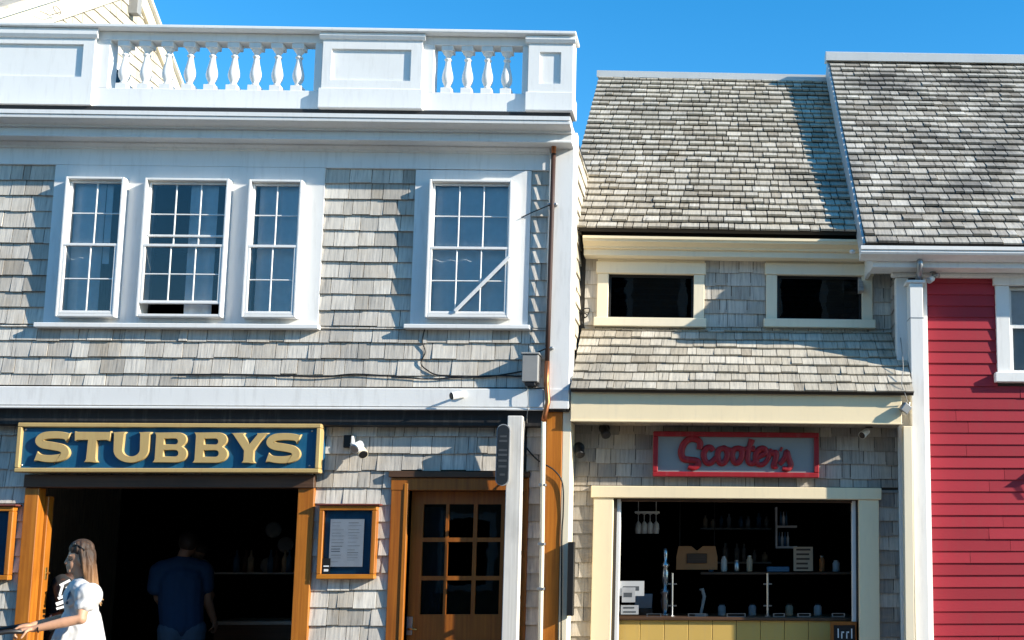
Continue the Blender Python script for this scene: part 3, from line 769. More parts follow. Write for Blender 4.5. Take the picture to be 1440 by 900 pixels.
# end post, interior lining
m = MB(); m.box(xB(1272, 750, .02), xB(1284.5, 750, .02), .02, .1, 0, zf0 - .005, .004); m.build('end_post', 'cream_pale', Bd)
m = MB(); m.box(XB0 + .1, XB1 - .05, 3.6, 3.65, .02, zf0 + .05, 0); m.box(XB0 + .1, XB1 - .05, .31, 3.6, zf0 + .0, zf0 + .04, 0); m.box(XB0 + .1, XB0 + .14, .31, 3.6, .02, zf0, 0); m.box(XB1 - .1, XB1 - .05, .31, 3.6, .02, zf0, 0); m.build('interior_wall', 'dark_room', Bd)
m = MB(); m.box(XB0 + .1, XB1 - .05, .21, 3.6, .006, .016, 0); m.build('shop_floor', 'dark_floor', Bd)
m = MB(); m.box(XB0 - .2, XB0 - .03, .3, 5, 0, 3, 0); m.build('party_wall', 'sheathing', Bd)

# ================================================================== BUILDING C: red clapboard house
YC, YCe, YCr = .28, -.08, 3.0
XC0, XC1 = 1.683, 5.2
C = thing('red_house', ((XC0 + XC1) / 2, YC, 0), 'red clapboard house with white corner trim and mottled grey shingle roof', 'building')
zce, zcr = Z(1330, 343, YCe), Z(1300, 87, YCr)
crl = X(1217, 340, YCe)
rC, nC, LC = roof(C, crl, XC1 + .2, YCe, zce, YCr, zcr, 'roof_shingle_mottled', .139, 'roof', 300, 51, (.026, .042))
m = MB(); m.poly([(crl, YCr, zcr), (XC1, YCr, zcr), (XC1, 6, zce), (crl, 6, zce)], (0, 0, -.06)); m.build('rear_slope', 'membrane', C)
m = MB(); m.prof([(YCr - .12, zcr - .05), (YCr - .12, zcr + .05), (YCr - .06, zcr + .085), (YCr + .06, zcr + .085), (YCr + .1, zcr)], crl - .04, XC1 + .2); m.build('ridge_cap', 'grey_paint', C)
vC = Vector((0, YCr - YCe, zcr - zce)).normalized(); nC_ = Vector((0, -vC.z, vC.y)); o0 = Vector((crl - .022, YCe - .0, zce)); LCf = LC
m = MB(); m.poly([o0 + nC_ * .0, o0 + vC * LCf, o0 + vC * LCf - nC_ * .2, o0 - nC_ * .2 + vC * .2], (.022, 0, 0)); m.build('rake_board', 'grey_paint', C)
m = MB(); m.poly([(crl + .02, .5, zce - .3), (crl + .02, 5.8, zce - .3), (crl + .02, YCr, zcr - .1)], (.04, 0, 0)); m.build('gable_wall', 'side_shingle_grey', C)
# gutter and eave
cz = lambda y, Y: Z(1330, y, Y)
cgl = X(1211, 352, -.11)
m = MB(); m.prof([(-.11, cz(346, -.11)), (-.11, cz(351, -.11)), (-.097, cz(352, -.1)), (-.10, cz(355, -.1)), (-.09, cz(358, -.09)), (-.05, cz(362, -.05)), (-.02, cz(365.5, -.02)), (-.015, cz(366.5, -.015)), (.03, cz(366.5, -.015)), (.03, cz(346, -.11))], cgl, XC1 + .2); m.build('gutter', 'white_clean', C)
cf = cz(376.5, .03)
m = MB(); m.box(cgl + .12, XC1, .03, .06, cf, cz(347, .03), .004); m.box(cgl + .12, XC1, .06, YC, cf + .002, cf + .02, 0); m.box(XC0 - .06, XC1, YC - .06, YC, cf - .04, cf + .001, .01); m.build('eave_fascia', 'white', C)
m = MB(); m.poly([(cgl + .12, .061, cf + .021), (cgl + .12, .6, cf + .021), (cgl + .12, .6, cf + .5), (cgl + .12, .061, cf + .12)], (.03, 0, 0)); m.build('eave_return', 'white', C)
# wall
CW = (X(1419, 460, YC), X(1520, 460, YC), Z(1430, 525, YC), Z(1430, 403, YC))
m = MB(); m.holes(XC0 + .0, XC1, 0, cf + .02, [CW], YC + .002, YC + .1); m.box(XC0, XC0 + .1, YC + .101, 5.5, 0, zce - .1, 0); m.box(XC1 - .1, XC1, YC + .101, 5.5, 0, zce - .1, 0); cw = m.build('wall', 'sheathing', C)
m = MB(); m.box(XC0 + .2, XC1 - .2, 1.5, 1.52, 2, 4.5, 0); m.build('interior_wall', 'dark_room', C)
# clapboards: one object for each board
ec = (Z(1310, 414.3, YC) - Z(1310, 559.2, YC)) / 9; zc0 = Z(1310, 414.3, YC)
cx0, cx1 = X(1306, 600, YC), XC1
CC = (X(1401, 460, YC - .03), X(1560, 460, YC - .03), CW[2] - .12, CW[3] + .12)
def board(x0, x1, z):
    m = MB(); t = random.uniform(.017, .021); s = random.uniform(-.0012, .0012)
    m.add([(x0, YC - t, z), (x1, YC - t, z + s), (x1, YC - .006, z + ec + s), (x0, YC - .006, z + ec), (x0, YC + .001, z), (x1, YC + .001, z + s), (x1, YC + .001, z + ec + s), (x0, YC + .001, z + ec)], WF)
    m.build('clapboard', 'red', cw)
k = -40
while zc0 + k * ec < cf - .02:
    z = zc0 + k * ec
    if z > -.02:
        if CC[2] + .0 < z + ec and z < CC[3]:
            board(cx0, CC[0] + .001, z); board(CC[1] - .001, cx1, z)
        else:
            xj = cx0 + random.uniform(.25, 1.9); board(cx0, xj - .0015, z); board(xj + .0015, cx1, z)
    k += 1
# corner: board, boxed leader, inner board, shingled return
m = MB(); m.box(XC0 - .012, XC0 + .10, YC - .03, YC + .01, 0, cf - .041, .004); m.box(XC0 - .016, XC0 - .002, YC - .028, YC + .07, 0, cf - .041, .004); m.build('corner_board', 'white', C)
lx0, lx1 = X(1283.5, 650, .085), X(1302.5, 650, .085)
m = MB(); m.box(lx0, lx1, .085, YC - .031, 0, Z(1292, 398, .085), .005); ldr = m.build('boxed_leader', 'white', C)
m = MB(); m.box(lx0 - .028, lx1 + .02, .07, YC - .031, Z(1292, 398, .085) + .001, Z(1292, 394, .085), .004); m.build('leader_cap', 'white', ldr)
zj = Z(1292, 448, .12); m = MB(); m.box(lx0 - .003, lx1 + .003, .082, YC - .032, zj - .004, zj + .004, .001); m.build('leader_joint', 'zinc', ldr)
m = MB(); m.tube([P(1293, 363, -.0), P(1294, 372, -.02), P(1293, 382, .04), P(1291, 396, .15)], .03, 10); m.sm = True; m.build('gutter_spout', 'zinc', ldr)
m = MB(); m.box(X(1302.5, 650, YC - .03) + .001, X(1308, 650, YC - .03), YC - .04, YC + .0, 0, cf - .041, .003); m.build('inner_board', 'white', C)
sx = MB(); sx.box(XC0 - .003, XC0 - .001, YC + .071, YW, zp0, cf, 0); sxp = sx.build('return_sheathing', 'sheathing', C)
shingle_field(sxp, 'shingle', 'side_shingle_grey', Vector((XC0 - .003, 0, 0)), Vector((0, 1, 0)), UZ, Vector((-1, 0, 0)), [(YC + .071, YW - .005, zp0, cf)], .132, zB(1035, 422, YW), limit=40, seed=61, th=(.01, .014))
# window of the red house
m = MB()
hx0 = X(1401, 460, YC - .03)
m.box(hx0, CW[0], YC - .035, YC + .02, CW[2], CW[3] + .001, .004); m.box(CW[1], CC[1], YC - .035, YC + .02, CW[2], CW[3] + .001, .004)
m.box(hx0 - .02, CC[1] + .02, YC - .055, YC + .02, CW[3] + .002, Z(1430, 389.5, YC - .05), .006)
w = m.build('window', 'white', C)
m = MB(); m.box(hx0 - .03, CC[1] + .03, YC - .08, YC + .02, Z(1430, 537, YC - .08), CW[2] - .001, .006); m.build('sill', 'white', w)
zmC = Z(1430, 460, YC)
for top in (True, False):
    a, b_ = (zmC, CW[3]) if top else (CW[2], zmC + .02); Ys = YC + (.03 if top else .005)
    m = MB(); m.holes(CW[0], CW[1], a, b_, [(CW[0] + .035, CW[1] - .035, a + .03, b_ - .03)], Ys, Ys + .028); m.build('upper_sash' if top else 'lower_sash', 'white', w)
    m = MB(); m.box(CW[0] + .03, CW[1] - .03, Ys + .01, Ys + .014, a + .025, b_ - .025, 0); m.build('pane', 'storm_glass', w)
m = MB(); nb = 24
for k in range(nb):
    z = CW[2] + .02 + (CW[3] - CW[2] - .04) * k / nb
    m.add([(CW[0] + .01, YC + .08, z), (CW[1] - .01, YC + .08, z), (CW[1] - .01, YC + .066, z + .036), (CW[0] + .01, YC + .066, z + .036), (CW[0] + .01, YC + .083, z), (CW[1] - .01, YC + .083, z), (CW[1] - .01, YC + .069, z + .036), (CW[0] + .01, YC + .069, z + .036)], WF)
tag(m.build('window_blind', 'blind', None, base=(CW[0], YC + .09, CW[2])), 'white slatted blind behind the red house window', 'blind')
# unseen lantern added so its pointed cap throws a shadow on the boards
pl = P(1528, 640, YC - .02)
L_ = thing('shadow_lantern', pl, 'small black unseen lantern added on the red clapboard wall under the window for its shadow', 'lantern')
m = MB(); m.lathe([(.0, .14), (.02, .12), (.10, .05), (.11, .045), (.0, .045)], pl + Vector((0, -.13, 0)), 6); m.build('cap', 'black', L_)
m = MB(); m.lathe([(.07, -.12), (.085, .044), (.0, .044)], pl + Vector((0, -.13, 0)), 6); m.build('lantern_glass', 'case_glass', L_)
m = MB(); m.tube([pl + Vector((0, 0, .02)), pl + Vector((0, -.06, .16)), pl + Vector((0, -.13, .14))], .009); m.box(pl.x - .04, pl.x + .04, pl.y - .015, pl.y + .01, pl.z - .08, pl.z + .08, .004); m.build('bracket', 'black', L_)

# ================================================================== HOUSE D: gable behind the balustrade
XD = -7.4
def pd(px, py): return PXp(px, py, XD)
apex_l = pd(0, 24); apex_r = pd(64, 4)
s1 = (apex_r.z - apex_l.z) / (apex_r.y - apex_l.y)
e0, e1 = pd(212, 30), pd(247, 122)
s2 = (e1.z - e0.z) / (e1.y - e0.y)
ya = (e0.z - s2 * e0.y - apex_l.z + s1 * apex_l.y) / (s1 - s2); za = apex_l.z + s1 * (ya - apex_l.y)
yf = 1.0; zfD = za + s1 * (yf - ya); yrD = e1.y + .35; zrD = za + s2 * (yrD - ya)
D = thing('gabled_house', (XD, ya, 0), 'cream shingled gable end of a house rising behind the white balustrade', 'building')
m = MB(); m.poly([(XD, yf, 0), (XD, yrD, 0), (XD, yrD, zrD), (XD, ya, za), (XD, yf, zfD)], (-.1, 0, 0)); m.poly([(XD - .1, yf, 0), (XD - .1, yf, zfD), (XD - 4, yf, zfD), (XD - 4, yf, 0)], (0, .1, 0)); dw = m.build('gable_wall', 'side_shingle', D)
# courses of shingles clipped to the gable
rg = random.Random(77); dm = MB(); dm.rnd = []; cnt = 0
z = ZDECK - .2
while z < za:
    def yl_at(zq): return max(yf, ya + (zq - za) / s1)
    def yr_at(zq): return min(yrD, ya + (zq - za) / s2)
    a0, a1 = yl_at(z + .07) + .05, yr_at(z + .07) - .05
    y = a0
    while y < a1 - .02:
        w_ = min(rg.uniform(.10, .22), a1 - y)
        t = rg.uniform(.013, .02)
        M = Matrix.Translation(Vector((XD + .001, y + w_ / 2, z))) @ Matrix((Vector((0, 1, 0)), Vector((-1, 0, 0)), UZ)).transposed().to_4x4() @ Matrix.Diagonal((w_ - .004, t, .14, 1))
        pr = M @ Vector((0, 0, 0))
        if cnt < 160 and pr.z > ZDECK + .25:
            o = bpy.data.objects.new('shingle', wedge('side_shingle')); col.objects.link(o); o.parent = dw; BASE[o.name] = BASE[D.name]
            o.matrix_basis = Matrix.Translation(-BASE[D.name]) @ M; cnt += 1
        else:
            dm.add([M @ Vector(p) for p in WV], WF); dm.rnd += [rg.random()] * 8
        y += w_
    z += .14
tag(dm.build('lower_shingles', 'side_shingle', dw), kind='stuff')
for (ya_, za_, yb_, zb_, wd) in ((yf, zfD, ya, za, .20), (ya, za, yrD, zrD, .17)):
    dv = Vector((0, yb_ - ya_, zb_ - za_)).normalized(); nn = Vector((0, -dv.z, dv.y)); nn = nn if nn.z > 0 else -nn
    a_, b__ = Vector((XD + .002, ya_, za_)), Vector((XD + .002, yb_, zb_))
    m = MB(); m.poly([a_ + nn * .02, b__ + nn * .02, b__ - nn * wd, a_ - nn * wd], (.05, 0, 0)); m.build('rake_board', 'cream_pale', D)
    m = MB(); m.poly([a_ + nn * .022, b__ + nn * .022, b__ + nn * .06, a_ + nn * .06], (.10, 0, 0)); m.build('rake_moulding', 'white', D)
    m = MB(); m.poly([a_ + nn * .061, b__ + nn * .061, b__ + nn * .09, a_ + nn * .09], (-4, 0, 0)); m.build('roof_slope', 'roof_shingle', D)
# window low in the gable and a small vent pipe on it
q = pd(165, 100)
m = MB(); m.box(XD + .0, XD + .06, q.y - .35, q.y + .14, q.z - .9, q.z + .05, .004); gw = m.build('gable_window', 'white', D)
m = MB(); m.box(XD + .061, XD + .066, q.y - .27, q.y + .06, q.z - .82, q.z - .03, 0); m.build('pane', 'dark_glass', gw)
q = pd(182, 8); m = MB(); m.box(XD + .0, XD + .13, q.y - .05, q.y + .05, q.z - .12, q.z + .4, .005); m.build('wall_vent', 'grey_box', D)
q = pd(62, 14); m = MB(); pts = [Vector((XD + .14, q.y + .07 * math.cos(a), q.z + .035 * math.sin(a))) for a in [i * .5 for i in range(14)]]; m.tube(pts, .004, 6)
m.tube([(XD + .14, q.y + .05, q.z), (XD + .14, q.y - .12, q.z - .12), (XD + .14, q.y - .3, q.z - .16)], .004, 6)
tag(m.build('coiled_cable', 'black', None, base=q), 'thin dark cable coiled on the cream gable above the balustrade', 'cable')

# ================================================================== HOUSES ACROSS THE STREET (out of view; put in to block low sky fill and mirror in the panes)
def far_house(x0, x1, y, hw, hr, mat, label, seed):
    rg = random.Random(seed)
    t = thing('house_across_street', ((x0 + x1) / 2, y - 3, 0), label, 'building')
    wins = []
    n = max(2, int((x1 - x0) / 2))
    for fl in range(3):
        for k in range(n):
            xc = x0 + (x1 - x0) * (k + .5) / n; z = .9 + fl * 2.7
            if z + 1.4 < hw: wins.append((xc - .45, xc + .45, z, z + 1.35))
    m = MB(); m.holes(x0, x1, 0, hw, wins, y, y - .15); m.box(x0, x1, y - 6, y - 5.9, 0, hw, 0); m.poly([(x0, y - .15, 0), (x0, y - 5.9, 0), (x0, y - 5.9, hw), (x0, y - 3, hr), (x0, y - .15, hw)], (.1, 0, 0)); m.poly([(x1, y - .15, 0), (x1, y - 5.9, 0), (x1, y - 5.9, hw), (x1, y - 3, hr), (x1, y - .15, hw)], (-.1, 0, 0)); m.build('wall', mat, t)
    m = MB(); m.poly([(x0 - .2, y + .3, hw - .1), (x1 + .2, y + .3, hw - .1), (x1 + .2, y - 3, hr + .1), (x0 - .2, y - 3, hr + .1)], (0, 0, .12)); m.poly([(x0 - .2, y - 6.3, hw - .1), (x1 + .2, y - 6.3, hw - .1), (x1 + .2, y - 3, hr + .1), (x0 - .2, y - 3, hr + .1)], (0, 0, .12)); m.build('roof', 'roof_shingle', t)
    for wq in wins:
        m = MB(); m.holes(wq[0] - .12, wq[1] + .12, wq[2] - .12, wq[3] + .12, [(wq[0] + .03, wq[1] - .03, wq[2] + .03, wq[3] - .03)], y + .03, y - .05); f = m.build('window', 'white', t)
        m = MB(); m.box(wq[0], wq[1], y - .1, y - .09, wq[2], wq[3], 0); m.build('pane', 'dark_glass', f)
far_house(-24, -10.5, -12.8, 4.6, 6.4, 'far_grey', 'long grey shingled house across the street with a low ridge', 1)
far_house(-10, -4, -12.8, 4.4, 6.3, 'far_tan', 'tan painted house across the street between two shingled ones', 2)
far_house(-3.4, 5, -12.8, 7.8, 10.4, 'porch_shingle', 'brownish shingled house across the street with the tallest ridge', 3)
far_house(5.6, 12, -12.8, 6.2, 8.6, 'far_green', 'dark green painted house across the street at the end of the row', 4)

# ================================================================== SIGNS
def mesh_from_outlines(name, loops, depth, bevel, M, mat, parent):
    cu = bpy.data.curves.new(name, 'CURVE'); cu.dimensions = '2D'; cu.fill_mode = 'BOTH'; cu.extrude = depth / 2; cu.bevel_depth = bevel; cu.bevel_resolution = 1
    cu.offset = -bevel
    for lp in loops:
        sp = cu.splines.new('POLY'); sp.points.add(len(lp) - 1); sp.use_cyclic_u = True
        for p, q in zip(sp.points, lp): p.co = (q[0], q[1], 0, 1)
    o = bpy.data.objects.new(name, cu); me = bpy.data.meshes.new_from_object(o)
    bpy.data.objects.remove(o); bpy.data.curves.remove(cu)
    me.transform(M); me.transform(Matrix.Translation(-BASE[parent.name])); me.materials.clear(); me.materials.append(MATS[mat])
    ob = bpy.data.objects.new(name, me); return linkobj(ob, parent)
def arc(cx, cy, rx, ry, a0, a1, n=14): return [(cx + rx * math.cos(R(a0 + (a1 - a0) * i / n)), cy + ry * math.sin(R(a0 + (a1 - a0) * i / n))) for i in range(n + 1)]
def stroke(c, wd):
    n = len(c); l = []; r = []
    for i, p in enumerate(c):
        a, b_ = c[max(0, i - 1)], c[min(n - 1, i + 1)]; t = Vector((b_[0] - a[0], b_[1] - a[1])).normalized(); nn = Vector((-t.y, t.x)); h = wd[i] / 2
        l.append((p[0] + nn.x * h, p[1] + nn.y * h)); r.append((p[0] - nn.x * h, p[1] - nn.y * h))
    return l, r
def bez(pts, n=10):                                     # Catmull-Rom through points
    out = []; P_ = [pts[0]] + list(pts) + [pts[-1]]
    for i in range(1, len(P_) - 2):
        p0, p1, p2, p3 = [Vector(q) for q in P_[i - 1:i + 3]]
        for k in range(n):
            t = k / n
            out.append(tuple(.5 * ((2 * p1) + (-p0 + p2) * t + (2 * p0 - 5 * p1 + 4 * p2 - p3) * t * t + (-p0 + 3 * p1 - 3 * p2 + p3) * t ** 3)))
    out.append(tuple(pts[-1])); return out
# letter outlines in a box 1.2 wide, 1 high
def letter(ch):
    if ch == 'S':
        c = bez([(1.12, .80), (.95, .86), (.62, .88), (.30, .84), (.17, .70), (.30, .575), (.62, .52), (.93, .45), (1.06, .30), (.94, .165), (.62, .115), (.32, .13), (.10, .19)], 6)
        n = len(c); w = []
        for i in range(n):
            e = min(i, n - 1 - i) / (n - 1)
            w.append(.215 + .05 * math.sin(math.pi * i / (n - 1)) + (.13 * (1 - e / .06) ** 1.5 if e < .06 else 0))
        l, r = stroke(c, w)
        return [l + r[::-1]]
    if ch == 'T':
        return [[(.36, .0), (.84, .0), (.79, .05), (.77, .12), (.75, .72), (1.10, .72), (1.16, .69), (1.20, .69), (1.22, 1.02), (1.16, .99), (.04, .99), (-.02, 1.02), (.0, .69), (.04, .69), (.10, .72), (.45, .72), (.43, .12), (.41, .05)]]
    if ch == 'U':
        o = arc(.6, .42, .58, .43, 180, 360, 18); i = arc(.6, .42, .28, .22, 360, 180, 16)
        return [[(.0, 1.0)] + o + [(1.18, .93), (1.24, 1.0), (.80, 1.0), (.86, .93)] + i + [(.34, .93), (.40, 1.0), (-.04, 1.0), (.02, .93)]]
    if ch == 'B':
        o = [(0, 0)] + [(.75, 0)] + arc(.80, .28, .36, .28, -90, 55, 12) + [(.98, .525)] + arc(.78, .755, .34, .245, -40, 90, 12) + [(0, 1.0), (.05, .94), (.07, .88), (.07, .12), (.05, .06)]
        h1 = [(.36, .60), (.70, .60)] + arc(.72, .695, .10, .095, -90, 90, 8) + [(.36, .79)]
        h2 = [(.36, .20), (.74, .20)] + arc(.74, .305, .12, .105, -90, 90, 8) + [(.36, .41)]
        return [o, h1, h2]
    if ch == 'Y':
        return [[(.38, 0), (.84, 0), (.79, .05), (.77, .10), (.77, .40), (1.10, .90), (1.15, .95), (1.22, .99), (.84, .99), (.85, .94), (.62, .62), (.42, .93), (.46, .99), (-.02, .99), (.06, .95), (.10, .90), (.45, .40), (.45, .10), (.43, .05)]]
YSg = -.0
sx0, sx1, sz0, sz1_ = X(22, 630, YSg - .03), X(450, 630, YSg - .03), Z(235, 664.5, YSg - .03), Z(235, 595, YSg - .03)
SG = thing('restaurant_sign', ((sx0 + sx1) / 2, YL, sz0), 'long navy signboard with raised gold letters STUBBYS and gold frame', 'sign')
m = MB(); m.box(sx0 + .01, sx1 - .01, YSg, YL - .01, sz0 + .01, sz1_ - .01, .003); m.build('board', 'navy', SG)
fr = .038
for (a, b_, c, d, nme) in ((sx0, sx1, sz1_ - fr, sz1_, 'h'), (sx0, sx1, sz0, sz0 + fr, 'h'), (sx0, sx0 + fr, sz0 + fr + .0005, sz1_ - fr - .0005, 'v'), (sx1 - fr, sx1, sz0 + fr + .0005, sz1_ - fr - .0005, 'v')):
    m = MB(); m.box(a, b_, YSg - .03, YSg + .06, c, d, .006); m.build('frame_rail', 'gold', SG)
for ch, x0, x1, y0, y1 in (('S', 47.5, 99.5, 606.5, 650), ('T', 105, 154.5, 607, 650), ('U', 159.5, 211, 607.5, 650.5), ('B', 216, 266, 608, 650.5), ('B', 272, 323, 608, 651), ('Y', 324, 376.5, 608.5, 651), ('S', 372.6, 423.8, 609, 651.5)):
    wx0, wx1, wz0, wz1 = X(x0, 630, YSg - .02), X(x1, 630, YSg - .02), Z((x0 + x1) / 2, y1, YSg - .02), Z((x0 + x1) / 2, y0, YSg - .02)
    M = Matrix(((( wx1 - wx0) / 1.2, 0, 0, wx0), (0, 0, -1, YSg - .010), (0, (wz1 - wz0), 0, wz0), (0, 0, 0, 1)))
    sc_ = (wz1 - wz0)
    loops = letter(ch)
    mesh_from_outlines('letter', loops, .02, .012, M, 'gold', SG)
for bxp, byp in ((37, 604), (31, 654), (439, 606), (435.5, 655)):
    p = P(bxp, byp, YSg); m = MB(); m.lathe([(.009, 0), (.009, -.004), (.005, -.008), (.0, -.009)], (p.x, YSg, p.z), 10, 'y'); m.build('screw', 'steel', SG)

YQ = .2
qx0, qx1, qz0, qz1 = X(918, 640, YQ), X(1151.5, 640, YQ), Z(1035, 671, YQ), Z(1035, 607.5, YQ)
Q = thing('shop_sign', ((qx0 + qx1) / 2, YS, qz0), "grey signboard with red frame and red script letters Scooter's", 'sign', rot=(0, TILT, 0))
m = MB(); m.box(qx0 + .01, qx1 - .01, YQ + .015, YS - .012, qz0 + .01, qz1 - .01, .003); m.build('board', 'sign_grey', Q)
fr = .045
for (a, b_, c, d) in ((qx0, qx1, qz1 - fr, qz1), (qx0, qx1, qz0, qz0 + fr), (qx0, qx0 + fr, qz0 + fr + .0005, qz1 - fr - .0005), (qx1 - fr, qx1, qz0 + fr + .0005, qz1 - fr - .0005)):
    m = MB(); m.box(a, b_, YQ - .01, YQ + .05, c, d, .006); m.build('frame_rail', 'sign_red', Q)
def sp(zx, zy): return P(900 + zx / 5.333, 590 + zy / 5.333, YQ)
strokes = [
 ('S', [[(445, 225), (448, 175), (415, 148), (365, 150), (325, 190), (308, 250), (325, 295), (375, 305), (425, 312), (435, 340), (400, 362), (360, 352)]], [20, 22, 24, 20]),
 ('c', [[(548, 235), (530, 212), (500, 215), (476, 260), (492, 318), (530, 325), (570, 285)]], [18, 20]),
 ('o', [[(620, 215), (590, 230), (580, 275), (600, 325), (635, 318), (655, 265), (640, 220), (620, 215), (690, 235)]], [18, 20]),
 ('o', [[(735, 215), (705, 225), (690, 270), (710, 320), (745, 315), (765, 265), (755, 222), (735, 215), (790, 225)]], [18, 20]),
 ('t', [[(838, 148), (822, 200), (806, 270), (815, 320), (850, 325), (880, 290)], [(790, 222), (862, 218)]], [20, 18]),
 ('e', [[(862, 290), (905, 270), (945, 245), (930, 218), (895, 222), (866, 270), (880, 330), (925, 332), (965, 285)]], [16, 20]),
 ('r', [[(962, 290), (975, 235), (990, 250), (1020, 248), (1015, 300), (1000, 350), (1030, 345)]], [16, 20]),
 ('apostrophe', [[(1064, 205), (1052, 235)]], [10, 8]),
 ('s', [[(1045, 335), (1085, 285), (1100, 240), (1112, 285), (1130, 335), (1110, 368), (1066, 364)]], [16, 20])]
for nm, lst, wd in strokes:
    m = MB(); m.sm = True
    for pts in lst:
        c = bez(pts, 6); p3 = [sp(*q) for q in c]; n = len(p3)
        rr = [(wd[0] + (wd[1] - wd[0]) * math.sin(math.pi * i / (n - 1))) / 5.333 / 160 * 1.2 for i in range(n)]
        k0 = len(m.v); m.tube(p3, rr, 8)
        for v in m.v[k0:]: v.y = YQ + .004 + (v.y - YQ) * .55
    m.build('letter', 'sign_red', Q)

# post with the capsule sign
YPo = -.12
px0, px1_ = X(709.5, 740, YPo), X(731, 740, YPo)
PO = thing('wooden_post', ((px0 + px1_) / 2, YPo + .05, 0), 'pale square wooden post standing beside the entrance door', 'post')
m = MB(); m.box(px0, px1_, YPo, YPo + .12, 0, Z(720, 584.5, YPo), .006); m.build('shaft', 'grey_post', PO)
m = MB(); m.box(px0 - .03, px1_ + .03, YPo - .03, YPo + .15, 0, .14, .006); m.build('base', 'grey_post', PO)
def capsule(cx, cz, hw, hh, n=10):
    pts = [(cx + hw * math.cos(R(a)), cz + hh - hw + hw * math.sin(R(a))) for a in [180 * i / n for i in range(n + 1)]]
    return pts + [(cx + hw * math.cos(R(a)), cz - hh + hw + hw * math.sin(R(a))) for a in [180 + 180 * i / n for i in range(n + 1)]]
c0 = P(707, 639.5, YPo - .03); hw, hh = 9.5 / 163, 43.5 / 163
OS = thing('capsule_sign', c0, 'narrow dark capsule shaped sign fixed to the pale wooden post', 'sign')
m = MB(); m.poly([(x, YPo - .001, z) for x, z in capsule(c0.x, c0.z, hw, hh)], (0, -.028, 0)); m.build('rim', 'slate_edge', OS)
m = MB(); m.poly([(x, YPo - .0295, z) for x, z in capsule(c0.x, c0.z, hw - .008, hh - .008)], (0, -.004, 0)); m.build('face', 'slate', OS)
for k, (dz, ww) in enumerate(((.16, .030), (.12, .036), (.04, .036), (.0, .038), (-.05, .036), (-.10, .034), (-.17, .022))):
    m = MB(); m.box(c0.x - ww, c0.x + ww, YPo - .0355, YPo - .0337, c0.z + dz - .011, c0.z + dz + .008, 0); m.build('print_line', 'slate_line', OS)

# menu cases
def menu_case(x0, x1, y0, y1, label, paper):
    Yc = YL - .085
    a, b_, c, d = X(x0, (y0 + y1) / 2, Yc), X(x1, (y0 + y1) / 2, Yc), Z((x0 + x1) / 2, y1, Yc), Z((x0 + x1) / 2, y0, Yc)
    t = thing('menu_case', ((a + b_) / 2, YL, c), label, 'menu case'); fr = .042
    for q in ((a, b_, c, c + fr), (a, b_, d - fr, d), (a, a + fr, c + fr + .0005, d - fr - .0005), (b_ - fr, b_, c + fr + .0005, d - fr - .0005)):
        m = MB(); m.box(q[0], q[1], Yc, YL - .012, q[2], q[3], .006); m.build('frame_rail', 'orange_wood' if q[3] - q[2] > .2 else 'orange_wood_x', t)
    m = MB(); m.box(a - .02, b_ + .03, Yc - .02, YL - .012, d + .0005, d + .016, .004); m.build('cap', 'rust', t)
    m = MB(); m.box(a + fr - .003, b_ - fr + .003, Yc + .045, Yc + .055, c + fr - .003, d - fr + .003, 0); bd = m.build('backing', 'navy', t)
    m = MB(); m.box(a + fr, b_ - fr, Yc + .018, Yc + .021, c + fr, d - fr, 0); m.build('pane', 'case_glass', t)
    return t, (a, b_, c, d, Yc)
mc, (a, b_, c, d, Yc) = menu_case(446.5, 528, 711, 814.5, 'orange wooden menu case with white menu between doorway and entrance door', True)
Ym = Yc + .024
p0, p1 = P(462, 797, Ym), P(512.5, 730, Ym)
MN = thing('menu_sheet', (p0.x, Ym, p0.z), 'white printed menu sheet inside the orange wooden case', 'menu')
m = MB(); m.box(p0.x, p1.x, Ym - .002, Ym + .001, p0.z, p1.z, 0); m.build('sheet', 'paper', MN)
rg = random.Random(4)
for cx, w in ((.06, .38), (.54, .38)):
    z = p1.z - .03
    while z > p0.z + .03:
        m = MB(); L = (p1.x - p0.x); ww = w * rg.uniform(.55, 1) * L
        m.box(p0.x + cx * L, p0.x + cx * L + ww, Ym - .0035, Ym - .0025, z - rg.choice((.002, .003, .005)), z, 0); m.build('print_line', 'grey_box' if rg.random() < .8 else 'ink', MN)
        z -= rg.uniform(.02, .036)
q0, q1 = P(453, 806, Yc + .016), P(465, 785, Yc + .016)
CD = thing('card_sticker', (q0.x, Yc + .016, q0.z), 'small black card with white marks in the corner of the menu case', 'card')
m = MB(); m.box(q0.x, q1.x, Yc + .012, Yc + .0145, q0.z, q1.z, 0); m.build('card', 'black', CD)
m = MB(); m.box(q0.x + .015, q1.x - .015, Yc + .0105, Yc + .0117, q0.z + .015, q0.z + .035, 0); m.build('mark', 'paper', CD)
m = MB(); m.box(q0.x + .01, q1.x - .01, Yc + .0105, Yc + .0117, q0.z + .055, q0.z + .065, 0); m.build('mark', 'paper', CD)
menu_case(-62, 15, 712, 816, 'orange wooden menu case left of the wide doorway', False)

# ================================================================== FIXTURES AND WIRES
def head(t, c, d, r, L, mat, lens='paper'):
    d = Vector(d).normalized(); c = Vector(c)
    m = MB(); m.tube([c - d * L * .5, c - d * L * .45, c + d * L * .35, c + d * L * .5], [r * .6, r * .85, r, r], 14); m.sm = False; h = m.build('lamp_head', mat, t)
    m = MB(); m.tube([c + d * (L * .5 + .0005), c + d * (L * .5 + .006)], [r * .9, r * .8], 14); m.build('lens', lens, h)
